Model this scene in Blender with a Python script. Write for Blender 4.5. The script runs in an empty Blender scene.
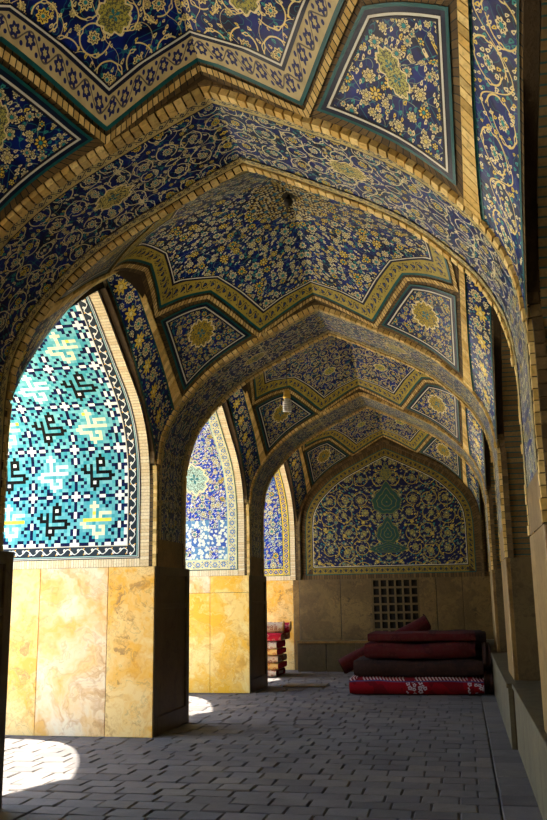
import bpy, math, random
from mathutils import Vector, noise as mnoise
random.seed(7)
PI = math.pi
sc = bpy.context.scene
COL = sc.collection

# ------------------------------------------------------------------ dimensions (metres)
XL, XR, XC = -3.72, 0.50, -1.61          # faces of the left and right piers, axis of the corridor
Y1, PER, TH = 5.44, 4.95, 1.39           # first arch, bay length, arch thickness
HD = 2.02                                # top of the stone dado
XO = -6.25                               # courtyard face
TA = 1.20                                # depth of the arch bands themselves
XN = 1.55                                # back of the niches on the right
XB, HB = 0.44, 0.67                      # bench
HALF = (PER - TH) / 2                    # half an opening (1.78)
DI = 1.78                                # inner edge of the side arch bands

TP = [(0, 5.23), (.35, 5.07), (.69, 4.90), (1.04, 4.72), (1.37, 4.51), (1.62, 4.29), (1.84, 4.05), (1.98, 3.82), (2.07, 3.58), (2.11, 3.25)]
LP = [(0, 5.12), (.25, 4.96), (.5, 4.77), (.8, 4.50), (1.04, 4.24), (1.3, 3.93), (1.49, 3.65), (1.63, 3.36), (1.73, 3.05), (1.78, 2.7)]
LLP = [(0, 5.0), (.25, 4.84), (.5, 4.66), (.9, 4.37), (1.2, 4.16), (1.45, 3.93), (1.62, 3.68), (1.73, 3.38), (1.775, 3.05), (1.78, 2.7)]
L2P = [(0, 5.32), (.33, 5.10), (.68, 4.87), (1.04, 4.64), (1.35, 4.42), (1.58, 4.25), (1.78, 4.12)]

def dense(pts, n=8):
    out = []
    for i in range(len(pts) - 1):
        p1, p2 = pts[i], pts[i + 1]
        p0 = pts[i - 1] if i else (2 * p1[0] - p2[0], 2 * p1[1] - p2[1])
        p3 = pts[i + 2] if i + 2 < len(pts) else (2 * p2[0] - p1[0], 2 * p2[1] - p1[1])
        for k in range(n):
            t = k / n
            out.append(tuple(.5 * (2 * p1[j] + (p2[j] - p0[j]) * t + (2 * p0[j] - 5 * p1[j] + 4 * p2[j] - p3[j]) * t * t
                             + (3 * p1[j] - p0[j] - 3 * p2[j] + p3[j]) * t ** 3) for j in (0, 1)))
    out.append(pts[-1])
    return out
def interp(tab, x):
    x = abs(x)
    if x <= tab[0][0]: return tab[0][1]
    for (a, b), (c, d) in zip(tab, tab[1:]):
        if x <= c: return b + (d - b) * (x - a) / max(c - a, 1e-9)
    return tab[-1][1]
TD, LD, L2D = dense(TP), dense(LP), dense(L2P)
def Tz(x): return interp(TD, x) + .08
def L2z(y): return interp(L2D, y)
def Sz(dx, dy):
    l = L2z(dy); k = 5.10
    if l > k - .18: l = k - .18 + (1 - math.exp(-(l - k + .18) / .14)) * .14      # rounded crown
    z = Tz(dx) + l - 4.18
    if z > 5.3: z = 5.3 + (z - 5.3) * .72
    return z

class Path:
    """2D polyline (a, z) with arc length"""
    def __init__(s, pts):
        s.p = pts; s.s = [0]
        for a, b in zip(pts, pts[1:]): s.s.append(s.s[-1] + math.dist(a, b))
        s.len = s.s[-1]; s.i = 0
    def at(s, d):
        d = min(max(d, 0), s.len)
        lo, hi = 0, len(s.s) - 2
        while lo < hi:
            m = (lo + hi + 1) // 2
            if s.s[m] <= d: lo = m
            else: hi = m - 1
        L = max(s.s[lo + 1] - s.s[lo], 1e-9); t = (d - s.s[lo]) / L
        a, b = s.p[lo], s.p[lo + 1]
        tx, tz = (b[0] - a[0]) / L, (b[1] - a[1]) / L
        return (a[0] + (b[0] - a[0]) * t, a[1] + (b[1] - a[1]) * t, tx, tz)
    def s_at_z(s, z):       # first arc length reaching height z on the way up
        for k in range(len(s.p) - 1):
            a, b = s.p[k][1], s.p[k + 1][1]
            if a <= z <= b: return s.s[k] + (s.s[k + 1] - s.s[k]) * (z - a) / max(b - a, 1e-9)
        return s.len
def half_up(D, base): return Path([(D[-1][0], base)] + [p for p in reversed(D)])       # from the ground up to the apex
def full(D, base):
    r = [(D[-1][0], base)] + list(reversed(D)); l = [(-a, z) for a, z in reversed(r)][1:]
    return Path(r + l)                                                                  # right foot -> apex -> left foot

# ------------------------------------------------------------------ node helper
class V:
    def __init__(s, g, k): s.g = g; s.k = k
    def _m(s, op, b=None, c=None): return s.g.math(op, s, b, c)
    def __add__(s, o): return s._m('ADD', o)
    __radd__ = __add__
    def __sub__(s, o): return s._m('SUBTRACT', o)
    def __rsub__(s, o): return s.g.math('SUBTRACT', o, s)
    def __mul__(s, o): return s._m('MULTIPLY', o)
    __rmul__ = __mul__
    def __truediv__(s, o): return s._m('DIVIDE', o)
    def __rtruediv__(s, o): return s.g.math('DIVIDE', o, s)
    def abs(s): return s._m('ABSOLUTE')
    def sin(s): return s._m('SINE')
    def cos(s): return s._m('COSINE')
    def fract(s): return s._m('FRACT')
    def floor(s): return s._m('FLOOR')
    def max(s, o): return s._m('MAXIMUM', o)
    def min(s, o): return s._m('MINIMUM', o)
    def lt(s, o): return s._m('LESS_THAN', o)
    def gt(s, o): return s._m('GREATER_THAN', o)
    def soft(s, w): # 1 below 0, 0 above w
        return (1 - s / w)._m('MINIMUM', 1)._m('MAXIMUM', 0)
class G:
    def __init__(g, name):
        g.m = bpy.data.materials.new(name); g.m.use_nodes = True
        g.nt = g.m.node_tree; g.nt.nodes.clear()
        g.out = g.nt.nodes.new('ShaderNodeOutputMaterial'); g.b = g.nt.nodes.new('ShaderNodeBsdfPrincipled')
        g.nt.links.new(g.b.outputs[0], g.out.inputs[0])
    def n(g, t, **k):
        x = g.nt.nodes.new(t)
        for a, v in k.items(): setattr(x, a, v)
        return x
    def put(g, sock, v):
        if isinstance(v, V): g.nt.links.new(v.k, sock)
        elif isinstance(v, (tuple, list)): sock.default_value = tuple(v) + ((1,) if len(v) == 3 and len(sock.default_value) == 4 else ())
        else: sock.default_value = v
    def math(g, op, a, b=None, c=None):
        x = g.n('ShaderNodeMath', operation=op); g.put(x.inputs[0], a)
        if b is not None: g.put(x.inputs[1], b)
        if c is not None: g.put(x.inputs[2], c)
        return V(g, x.outputs[0])
    def uv(g): return V(g, g.n('ShaderNodeUVMap', uv_map='UVMap').outputs[0])
    def obj(g): return V(g, g.n('ShaderNodeTexCoord').outputs['Object'])
    def geo(g): return V(g, g.n('ShaderNodeNewGeometry').outputs['Position'])
    def sep(g, v):
        x = g.n('ShaderNodeSeparateXYZ'); g.put(x.inputs[0], v); return [V(g, o) for o in x.outputs]
    def comb(g, a, b, c=0.0):
        x = g.n('ShaderNodeCombineXYZ'); g.put(x.inputs[0], a); g.put(x.inputs[1], b); g.put(x.inputs[2], c); return V(g, x.outputs[0])
    def vsub(g, a, b):
        x = g.n('ShaderNodeVectorMath', operation='SUBTRACT'); g.put(x.inputs[0], a); g.put(x.inputs[1], b); return V(g, x.outputs[0])
    def vadd(g, a, b):
        x = g.n('ShaderNodeVectorMath', operation='ADD'); g.put(x.inputs[0], a); g.put(x.inputs[1], b); return V(g, x.outputs[0])
    def noise(g, v, scale, detail=2.0, rough=.5, dist=0.0, col=False):
        x = g.n('ShaderNodeTexNoise'); g.put(x.inputs['Vector'], v); x.inputs['Scale'].default_value = scale
        x.inputs['Detail'].default_value = detail; x.inputs['Roughness'].default_value = rough; x.inputs['Distortion'].default_value = dist
        return V(g, x.outputs['Color' if col else 'Fac'])
    def white(g, v):
        x = g.n('ShaderNodeTexWhiteNoise', noise_dimensions='3D'); g.put(x.inputs['Vector'], v); return V(g, x.outputs['Value'])
    def vor(g, v, scale, rnd=1.0):
        x = g.n('ShaderNodeTexVoronoi', voronoi_dimensions='2D', feature='F1'); g.put(x.inputs['Vector'], v)
        x.inputs['Scale'].default_value = scale; x.inputs['Randomness'].default_value = rnd
        return V(g, x.outputs['Distance']), V(g, x.outputs['Color']), V(g, x.outputs['Position'])
    def mix(g, f, a, b):
        x = g.n('ShaderNodeMix', data_type='RGBA'); g.put(x.inputs[0], f); g.put(x.inputs[6], a); g.put(x.inputs[7], b); return V(g, x.outputs[2])
    def atan2(g, y, x): return g.math('ARCTAN2', y, x)
    def length(g, x, y): return g.math('SQRT', x * x + y * y)
    def fin(g, col, rough=.5, bump=None, dist=.01, strength=.6, spec=.5):
        g.put(g.b.inputs['Base Color'], col); g.put(g.b.inputs['Roughness'], rough)
        g.b.inputs['Specular IOR Level'].default_value = spec
        if bump is not None:
            x = g.n('ShaderNodeBump'); x.inputs['Strength'].default_value = strength; x.inputs['Distance'].default_value = dist
            g.put(x.inputs['Height'], bump); g.nt.links.new(x.outputs[0], g.b.inputs['Normal'])
        return g.m

BLUE0, BLUE1 = (.001, .0025, .032), (.0025, .015, .19)
CREAM, YEL, TEAL, NAVY = (.80, .70, .38), (.78, .58, .08), (.01, .12, .14), (.003, .005, .03)

def rosette(g, p, cell, rnd, r0, r1, pet, keep=0.0, off=(0, 0)):
    """returns mask, normalised radius q, angle, random value"""
    if off != (0, 0): p = g.vadd(p, (off[0], off[1], 0))
    d, c, pos = g.vor(p, 1 / cell, rnd)
    lx, ly, _ = g.sep(g.vsub(p, pos)); cr, cg, cb = g.sep(c)
    r = g.length(lx, ly); th = g.atan2(ly, lx) + cr * 6
    R = cell * (r0 + r1 * cg) * (1 + .16 * (th * pet).cos())
    q = r / R
    m = q.lt(1.0)
    if keep: m = m * cb.gt(keep)
    return m, q, th, cr, cb
def scrolls(g, p, cell, rnd, K, w, off=(3.1, 1.7)):
    """stems coiling round the flower in the middle of each scroll, with leaves on the stem"""
    p = g.vadd(p, (off[0], off[1], 0))
    d, c, pos = g.vor(p, 1 / cell, rnd)
    lx, ly, _ = g.sep(g.vsub(p, pos)); cr, cg, cb = g.sep(c)
    r = g.length(lx, ly); sgn = cr.gt(.5) * 2 - 1
    ang = g.atan2(ly, lx) * sgn + cg * 6.283
    t = (ang / (2 * PI)).fract()                      # 0..1 round the coil
    Rc = cell * (.50 - .17 * t)
    leaf = ((ang * 3 + cb * 6).cos().max(0)); leaf = leaf * leaf; leaf = leaf * leaf * leaf
    ww = w * (1 + 2.2 * leaf)
    edge = ((r - Rc).abs())
    m = edge.lt(ww)
    hollow = edge.lt(ww * .42) * leaf.gt(.45)
    m = m * (1 - hollow)
    rr = r / (cell * (.15 + .05 * cb) * (1 + .14 * (ang * 8).cos()))
    fl = rr.lt(1) * (1 - rr.gt(.45) * rr.lt(.78) * (ang * 8).cos().abs().gt(.5))
    return m, fl, rr, cr
def vines(g, p, scale, w, off=0.0):
    n = g.noise(g.vadd(p, (off, 5.3, 0)), scale, 0.0)
    return ((n - .5).abs()).lt(w * scale)
def blueground(g, p):
    n = g.noise(p, 5.0, 3.0)
    base = g.mix(((n - .35) * 3.2).min(1).max(0), BLUE0, BLUE1)
    v = vines(g, p, 13.0, .0012, 9.1)
    base = g.mix(v * .8, base, (.015, .16, .22))
    return base
def flowers(g, base, p, cell, rnd, r0, r1, pet, cream=CREAM, keep=0, yellow=.5, off=(0, 0)):
    m, q, th, ra, rb = rosette(g, p, cell, rnd, r0, r1, pet, keep, off)
    m2 = q.lt(1.28)
    if keep: m2 = m2 * rb.gt(keep)
    star = ra.gt(yellow)
    gap = (q * (1 + .8 * (th * pet).cos() * star)).gt(.50) * q.lt(.86) * ((th * pet).cos().abs()).lt(.62)
    cc = g.mix(star, cream, YEL)
    f = g.mix(gap * (1 - star), cc, NAVY)
    f = g.mix(star * q.gt(.45) * (th * pet).cos().lt(-.35), f, NAVY)
    f = g.mix(q.gt(.36) * q.lt(.48), f, (.06, .04, .02))
    f = g.mix(q.lt(.36), f, g.mix(rb.gt(.6), (.02, .26, .28), (.72, .60, .2)))
    c = g.mix(m2 * .85, base, NAVY)
    return g.mix(m, c, f)
def buds(g, base, p, cell, off, cream=CREAM, keep=.35, el=1.9):
    x, y, _ = g.sep(p)
    a = x * .8 + y * .6; b = (y * .8 - x * .6) * el
    m, q, th, ra, rb = rosette(g, g.comb(a, b), cell, 1.0, .26, .14, 3, keep, off)
    c = g.mix(ra.gt(.55), cream, g.mix(rb.gt(.7), YEL, (.03, .28, .26)))
    return g.mix(m * q.gt(.35), base, c)
def glaze(g, col, p, rough=.22, bumps=None):
    n = g.noise(p, 7.0, 2.0); n2 = g.noise(p, 60.0, 2.0)
    h = n * 1.0 + n2 * .12
    r = rough + .05 + n2 * .12
    return g.fin(col, r, h, .02, .3, .24)
def medallion(g, base, p, cx, cy, R, col=(.42, .42, .10), sx=1.0, sy=1.0, lobes=4):
    x, y, _ = g.sep(p)
    lx = (x.abs() - cx) / sx if cx else x / sx
    ly = (y.abs() - cy) / sy
    r = g.length(lx, ly); th = g.atan2(ly, lx)
    Rr = R * (1 + .22 * (th * lobes).cos().abs() + .06 * (th * lobes * 3).cos())
    q = r / Rr
    n = g.noise(p, 38.0, 2.0)
    inner = g.mix(((n - .5).abs()).lt(.045), col, (.08, .09, .06))
    inner = g.mix(q.lt(.3) * ((th * 4).cos().gt(0)), inner, (.02, .16, .2))
    inner = g.mix(q.gt(.88), inner, CREAM)
    return g.mix(q.lt(1.0), base, inner)

def mat_scroll(name, cell=.30, w=.0075, med=None, cream=(.74, .60, .24), fl=.12, mirror=True):
    g = G(name); p = g.uv()
    x, y, _ = g.sep(p)
    pm = g.comb(x.abs(), y) if mirror else p
    c = blueground(g, p)
    c = buds(g, c, pm, .055, (2.2, 4.4), cream, .62)
    c = g.mix(vines(g, pm, 4.2, .0012, 2.0), c, cream)
    c = flowers(g, c, pm, fl, .8, .16, .08, 8, cream, .62, .7)
    sm, sf, srr, scr = scrolls(g, pm, cell, .35, 1.9, w)
    c = g.mix(sm, c, cream); c = g.mix(srr.lt(1), c, NAVY); c = g.mix(sf, c, g.mix(scr.gt(.6), cream, YEL)); c = g.mix(srr.lt(.3), c, (.02, .22, .26))
    if med: c = medallion(g, c, p, *med)
    return glaze(g, c, p)
def mat_floral(name, cell=.15, cream=CREAM, yellow=.45, sun=False, r0=.20, r1=.14, mirror=True, med=None, blue=True):
    g = G(name); p = g.uv(); x, y, _ = g.sep(p)
    pm = g.comb(x.abs(), y) if mirror else p
    c = blueground(g, p)
    c = g.mix(vines(g, pm, 7.0, .0009, 1.0), c, (.3, .38, .25))
    c = buds(g, c, pm, cell * .42, (1.2, 3.4), cream, .5)
    c = flowers(g, c, pm, cell * .55, .9, .18, .1, 6, cream, .5, .85, (7.3, 2.2))
    c = flowers(g, c, pm, cell, .55, r0, r1, 8, cream, .08, yellow)
    if med: c = medallion(g, c, p, *med)
    if sun:
        r = g.length(x, y)
        m, q, th, ra, rb = rosette(g, p, .038, .7, .35, .1, 5)
        s = g.mix(m, NAVY, g.mix(ra.gt(.5), (.62, .56, .34), (.50, .36, .08)))
        m2, q2, th2, ra2, rb2 = rosette(g, p, .17, .3, .16, .03, 4)
        s = g.mix(m2, s, (.02, .14, .24))
        s = g.mix(r.lt(.09), s, (.03, .025, .015))
        n = g.noise(p, 6.0, 2.0)
        c = g.mix((r + (n - .5) * .35).lt(.5), c, s)
    return glaze(g, c, p)
def mat_border(name, ground, fig, step, fr=.3, second=YEL, petals=6, w=.13):
    """u along, v across (metres); small rosettes on a pale ground"""
    g = G(name); p = g.uv(); u, v, _ = g.sep(p)
    n = g.noise(p, 9.0, 2.0)
    gr = g.mix(((n - .4) * 3).min(1).max(0), ground, tuple(a * .72 for a in ground))
    vine = ((v - w / 2) - (u * (PI / step)).sin() * (w * .3)).abs().lt(.006)
    c = g.mix(vine * .8, gr, tuple(a * .35 + .01 for a in fig))
    lu = ((u / step).fract() - .5) * step; lv = v - w / 2
    r = g.length(lu, lv); th = g.atan2(lv, lu)
    R = w * fr * (1 + .2 * (th * petals).cos())
    c = g.mix(r.lt(R), c, fig)
    c = g.mix(r.lt(R * .42), c, second)
    lu2 = ((u / step + .5).fract() - .5) * step
    for s in (-1, 1):
        r2 = g.length(lu2, v - w / 2 + s * w * .27)
        c = g.mix(r2.lt(w * fr * .34), c, fig)
    return glaze(g, c, p, .3)
def mat_plain(name, col, var=.25, rough=.5, scale=8.0, bump=.004, spec=.4):
    g = G(name); p = g.obj(); n = g.noise(p, scale, 3.0)
    c = g.mix(n, tuple(a * (1 - var) for a in col), tuple(min(1, a * (1 + var)) for a in col))
    return g.fin(c, rough, g.noise(p, scale * 4, 3.0), bump, .6, spec * .6)
def mat_brickbox(name, a, b, dark=.25):
    """blocks carry a constant random UV each"""
    g = G(name); p = g.uv(); u, v, _ = g.sep(p); o = g.obj()
    c = g.mix(u, a, b); c = g.mix(v.gt(1 - dark) * .5, c, tuple(x * .45 for x in a))
    n = g.noise(o, 30.0, 4.0)
    c = g.mix((n - .5).max(0) * 2.2, c, tuple(x * .4 for x in a))
    return g.fin(c, .7, n, .008, .7, .3)
def mat_brickline(name, a, b, joint, step=.05, jw=.006, across=.25, rough=.7):
    """UV shader bricks laid across the band: u along, v across"""
    g = G(name); p = g.uv(); u, v, _ = g.sep(p)
    k = (u / step).floor(); kv = (v / across + g.white(g.comb(k, 3.0)) * .0 ).floor()
    rnd = g.white(g.comb(k, kv))
    fu = (u / step).fract() * step
    j = fu.lt(jw)
    n = g.noise(p, 40.0, 3.0)
    c = g.mix(rnd, a, b); c = g.mix((n - .45).max(0) * 1.6, c, tuple(x * .5 for x in a))
    c = g.mix(j, c, joint)
    return g.fin(c, rough, n * .4 + (1 - j), .006, .6, .3)
def mat_marble(name, light, mid, dark, scale=1.6, seed=0.0, rough=.22, agate=0.0):
    g = G(name); p0 = g.obj()
    p = g.vadd(p0, (seed, seed * .7, seed * 1.3))
    warp = g.noise(p, scale * .9, 4.0, .6, 0.0, True)
    q = g.vadd(p, g.comb(*[w * 1.2 for w in g.sep(warp)]))
    n1 = g.noise(q, scale * .75, 5.0, .6, .4); n2 = g.noise(q, scale * 2.6, 6.0, .62, 1.0)
    n3 = g.noise(q, scale * .8, 4.0, .6, 1.0); n4 = g.noise(p, scale * .6, 2.0)
    c = g.mix(((n1 - .42) * 5.5).min(1).max(0), light, mid)
    deep = tuple(a * b for a, b in zip(mid, (.80, .62, .45)))
    c = g.mix((((n2 - .50) * 5).min(1).max(0)) * .55, c, deep)
    if agate:
        ag = ((n1 * 9).fract() - .5).abs()
        c = g.mix((1 - ag * 7).max(0) * agate, c, light); c = g.mix(((n1 * 9 + .3).fract().lt(.06)) * agate * .6, c, dark)
    ve = (((n3 - .5).abs()) * 60)
    c = g.mix((1 - ve).max(0) * .38, c, dark)
    sp = (((n2 - .52) * 7).min(1).max(0)) * (((n4 - .50) * 9).min(1).max(0))
    c = g.mix(sp * .75, c, dark)
    return g.fin(c, rough + n2 * .15, n2, .003, .3, .45)

M = {}
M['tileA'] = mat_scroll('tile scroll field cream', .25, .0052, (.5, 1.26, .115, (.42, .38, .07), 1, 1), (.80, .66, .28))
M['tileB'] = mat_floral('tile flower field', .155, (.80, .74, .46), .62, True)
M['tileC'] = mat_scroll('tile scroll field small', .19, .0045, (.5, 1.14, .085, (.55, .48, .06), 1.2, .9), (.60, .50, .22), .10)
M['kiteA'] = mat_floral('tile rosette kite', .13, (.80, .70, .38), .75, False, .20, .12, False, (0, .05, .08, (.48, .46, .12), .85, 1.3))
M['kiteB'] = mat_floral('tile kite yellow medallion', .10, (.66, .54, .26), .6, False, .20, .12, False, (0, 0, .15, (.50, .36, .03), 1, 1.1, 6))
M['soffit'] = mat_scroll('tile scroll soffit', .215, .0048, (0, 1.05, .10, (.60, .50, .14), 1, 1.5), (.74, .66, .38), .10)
M['strip'] = mat_scroll('tile side band scroll', .27, .0065, None, (.82, .64, .24), .13, False)
M['stripB'] = mat_floral('tile side band flowers', .20, (.76, .68, .42), .35, False, .22, .18, False)
def mat_chain(name, kind):
    """flowers strung along a band: x across, y along"""
    g = G(name); p = g.uv(); x, y, _ = g.sep(p); c = blueground(g, p)
    c = buds(g, c, p, .06, (1.2, 3.4), CREAM, .45)
    if kind == 'flowers':
        st = .20; k = (y / st).floor(); odd = ((k / 2).fract()).gt(.25); ly = ((y / st).fract() - .5) * st; lx = x - (odd * 2 - 1) * .028
        side = x + (odd * 2 - 1) * .105
        r2 = g.length(side, ly - .02); th2 = g.atan2(ly - .02, side)
        q2 = r2 / (.034 * (1 + .15 * (th2 * 7).cos()))
        c = g.mix(q2.lt(1), c, CREAM); c = g.mix(q2.gt(.45) * q2.lt(.75), c, NAVY)
        c = g.mix((x - (y * (PI / st)).cos() * .09).abs().lt(.006), c, (.45, .48, .25))
        R0 = .075
    else:
        st = .29; k = (y / st).floor(); odd = ((k / 2).fract()).gt(.25); ly = ((y / st).fract() - .5) * st; lx = x - (odd * 2 - 1) * .055
        r = g.length(lx, ly); ang = g.atan2(ly, lx * (odd * 2 - 1)); t = (ang / (2 * PI) + .5).fract()
        leaf = ((ang * 4).cos().max(0)); leaf = leaf * leaf; leaf = leaf * leaf
        e = (r - (.150 - .045 * t)).abs()
        c = g.mix(e.lt(.0055 + .012 * leaf) * (1 - e.lt(.006) * leaf.gt(.6)), c, (.80, .64, .24))
        c = g.mix((x + (y * (PI / st)).cos() * .0 - (y * (PI / st)).sin() * .15).abs().lt(.0055), c, (.80, .64, .24))
        R0 = .042
    r = g.length(lx, ly); th = g.atan2(ly, lx)
    if kind == 'flowers':
        qs = r / (R0 * (1 + .30 * (th * 8).cos())); qr = r / (R0 * .92 * (1 + .07 * (th * 12).cos()))
        a = g.mix(qs.lt(1.2), c, NAVY); a = g.mix(qs.lt(1), a, YEL); a = g.mix(qs.lt(.35), a, (.85, .75, .30)); a = g.mix(qs.gt(.35) * qs.lt(.45), a, (.2, .12, .02))
        b = g.mix(qr.lt(1.12), c, NAVY); b = g.mix(qr.lt(1), b, CREAM); b = g.mix(qr.gt(.52) * qr.lt(.86) * (th * 12).cos().lt(.3), b, NAVY)
        b = g.mix(qr.lt(.45), b, (.62, .5, .2)); b = g.mix(qr.lt(.30), b, (.01, .25, .22))
        c = g.mix(odd, a, b)
    else:
        qr = r / (R0 * (1 + .12 * (th * 8).cos()))
        c = g.mix(qr.lt(1), c, CREAM); c = g.mix(qr.gt(.5) * qr.lt(.8) * (th * 8).cos().lt(.2), c, NAVY); c = g.mix(qr.lt(.42), c, (.01, .25, .25))
    return glaze(g, c, p)
M['strip'] = mat_chain('tile side band chain scroll', 'scroll'); M['stripB'] = mat_chain('tile side band flower chain', 'flowers')
M['jambC'] = None
g = G('tile white and cobalt'); p = g.uv(); x, y, _ = g.sep(p)
c = g.mix(g.noise(p, 5.0, 2.0), (.003, .022, .34), (.010, .07, .56))
c = buds(g, c, p, .06, (1.2, 3.4), (.85, .88, .80), .15)
c = g.mix(vines(g, p, 6.0, .0012, 3.0), c, (.75, .80, .72))
c = flowers(g, c, p, .10, .8, .20, .12, 7, (.80, .84, .72), .3, .97, (7.3, 2.2))
c = flowers(g, c, p, .17, .6, .20, .12, 8, (.82, .84, .66), .1, .92)
c = medallion(g, c, p, .56, 1.78, .22, (.45, .68, .62), 1, 1.2)
bl = g.mix(g.white(g.comb((x / .17).floor(), (y / .17).floor())), (.015, .06, .40), (.12, .30, .50))
bl = g.mix(flowers.__code__ and rosette(g, g.vadd(p, (.3, .2, 0)), .07, 1.0, .3, .2, 3)[0], bl, (.75, .82, .70))
c = g.mix(y.lt(1.0) * g.white(g.comb((x / .17).floor(), (y / .17).floor(), 3.0)).gt(.35), c, bl)
gr = ((x / .17).fract().lt(.03)).max((y / .17).fract().lt(.03))
c = g.mix(gr * y.lt(1.1) * .7, c, (.6, .6, .5))
M['jambC'] = glaze(g, c, p, .25)
g = G('tile cobalt with pale leaves'); p = g.uv(); x, y, _ = g.sep(p)
c = g.mix(g.noise(p, 5.0, 2.0), (.003, .022, .30), (.010, .06, .48))
c = buds(g, c, p, .08, (1.2, 3.4), (.55, .66, .50), .2); c = g.mix(vines(g, p, 5.0, .0016, 3.0), c, (.62, .70, .50))
c = flowers(g, c, p, .13, .6, .20, .12, 7, (.70, .74, .60), .2, .95, (7.3, 2.2)); c = flowers(g, c, p, .26, .4, .20, .08, 8, (.74, .76, .50), .3, .8)
M['jambD'] = glaze(g, c, p, .3)
M['niche'] = mat_floral('tile niche flowers', .17, (.6, .58, .38), .4, False)
M['wallfield'] = mat_scroll('tile end wall scrolls', .36, .008, None, (.62, .50, .10), .12)
M['bordA'] = mat_border('border cream with blue rosettes', (.56, .46, .24), (.008, .015, .10), .125, .25, (.55, .45, .2), 6, .15)
M['bordB'] = mat_border('border ochre with dots', (.42, .33, .055), (.008, .015, .06), .10, .17, (.04, .08, .2), 3, .14)
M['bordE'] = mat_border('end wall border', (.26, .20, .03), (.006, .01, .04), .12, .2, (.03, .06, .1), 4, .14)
M['bordS'] = mat_border('border pale dotted', (.62, .50, .20), (.015, .03, .09), .09, .20, (.5, .42, .15), 4, .085)
M['bordC'] = mat_border('border pale floral', (.74, .72, .42), (.10, .22, .50), .16, .24, (.8, .7, .3), 6, .17)
M['bordD'] = mat_border('border yellow floral', (.80, .62, .06), (.02, .06, .32), .12, .26, (.75, .6, .2), 4, .15)
g = G('border black with white scroll'); p = g.uv(); u, v, _ = g.sep(p)
W_ = .120; lam = .19
vv = v - W_ / 2; ph = u * (2 * PI / lam)
c = g.mix(g.noise(p, 20.0, 2.0), (.006, .012, .02), (.012, .03, .05))
line = (vv - ph.sin() * .032).abs().lt(.0055 + .006 * (ph * 2 + .6).cos().max(0))
c = g.mix(line, c, (.82, .84, .80))
fx = ((u / (lam / 2) + .5).fract() - .5) * (lam / 2); sg = ((u / lam + .25).fract()).lt(.5) * 2 - 1
fr_ = g.length(fx, vv + sg * .020)
c = g.mix(fr_.lt(.017), c, (.82, .84, .80)); c = g.mix(fr_.lt(.006), c, (.70, .25, .02))
od = g.length(((u / lam + .40).fract() - .5) * lam, vv.abs() - .036)
c = g.mix(od.lt(.009), c, (.80, .42, .03))
M['blackscroll'] = g.fin(c, .5, None, spec=.2)
M['teal'] = mat_plain('teal glazed strip', (.008, .085, .085), .4, .3, 12)
M['navy'] = mat_plain('dark glazed strip', (.006, .01, .03), .3, .3, 12)
M['white'] = mat_plain('white glazed strip', (.68, .66, .56), .15, .3, 12)
M['aqua'] = mat_plain('pale aqua strip', (.35, .60, .58), .2, .3, 12)
M['gold'] = mat_brickbox('golden edge bricks', (.66, .42, .11), (.90, .68, .28))
M['darkbrick'] = mat_brickbox('brown face bricks', (.10, .062, .024), (.20, .13, .05))
M['goldline'] = mat_brickline('golden brick line', (.48, .30, .08), (.80, .58, .22), (.02, .02, .015), .05, .009, .2)
M['surround'] = mat_brickline('brown bricks in band', (.075, .045, .015), (.17, .105, .034), (.008, .014, .012), .06, .008, .2)
M['shell'] = mat_plain('brown brick backing', (.07, .045, .02), .4, .85, 14, .01)
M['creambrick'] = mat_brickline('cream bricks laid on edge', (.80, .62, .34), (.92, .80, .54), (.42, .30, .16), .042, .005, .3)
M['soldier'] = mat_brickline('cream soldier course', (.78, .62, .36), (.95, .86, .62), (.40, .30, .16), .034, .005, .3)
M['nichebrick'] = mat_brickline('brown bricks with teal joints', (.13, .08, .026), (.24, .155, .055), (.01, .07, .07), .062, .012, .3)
M['marbleA'] = mat_marble('cream onyx', (.86, .74, .52), (.84, .48, .09), (.50, .26, .10), 1.3, 3.0)
M['marbleB'] = mat_marble('mottled ochre onyx', (.88, .64, .26), (.84, .44, .045), (.28, .17, .07), 2.0, 11.0)
M['marbleC'] = mat_marble('yellow onyx', (.92, .72, .28), (.88, .48, .03), (.62, .34, .06), 1.5, 23.0, .22, .55)
M['marbleD'] = mat_marble('brown marble', (.12, .085, .035), (.085, .058, .024), (.03, .02, .012), 2.0, 31.0, .35)  # colour darkened to carry the shade on the piers' corridor faces
M['marbleF'] = mat_marble('brown veined marble', (.17, .11, .036), (.10, .065, .022), (.03, .02, .01), 2.4, 71.0, .35)
M['marbleE'] = mat_marble('ochre stone', (.26, .155, .042), (.16, .09, .022), (.07, .04, .012), 2.4, 41.0, .35)
M['bench'] = mat_marble('brown bench stone', (.105, .082, .036), (.072, .055, .024), (.025, .018, .01), 2.2, 53.0, .5)
M['roof'] = mat_plain('roof clay', (.42, .33, .22), .2, .9)
M['court'] = mat_plain('pale courtyard paving', (.62, .55, .42), .15, .8, 3)
M['facade'] = mat_plain('facade brick', (.55, .44, .28), .2, .85)
M['mortar'] = mat_plain('floor joint earth', (.085, .078, .072), .3, .95, 20)
M['grille'] = mat_plain('brown stone lattice', (.11, .075, .03), .3, .6, 10)
M['void'] = mat_plain('flat shade behind lattice', (.02, .018, .015), .2, .9)
M['brass'] = mat_plain('brass socket', (.75, .50, .10), .1, .35, 20); M['brass'].node_tree.nodes['Principled BSDF'].inputs['Metallic'].default_value = .8
M['tube'] = mat_plain('white glass tube', (.82, .80, .76), .03, .25, 5)
M['cord'] = mat_plain('black cable', (.10, .09, .07), .2, .6)
M['iron'] = mat_plain('dark iron', (.03, .025, .02), .3, .5)
def mat_kufic(name, a, b):
    g = G(name); p = g.uv(); u, v, _ = g.sep(p)
    c = g.mix(u, a, b)
    return g.fin(c, .45, g.noise(g.geo(), 12.0, 2.0), .01, .2, .04)
M['k_turq'] = mat_kufic('turquoise mosaic', (.045, .36, .44), (.24, .60, .63))
M['k_navy'] = mat_kufic('navy mosaic', (.0015, .004, .028), (.004, .012, .075))
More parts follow.
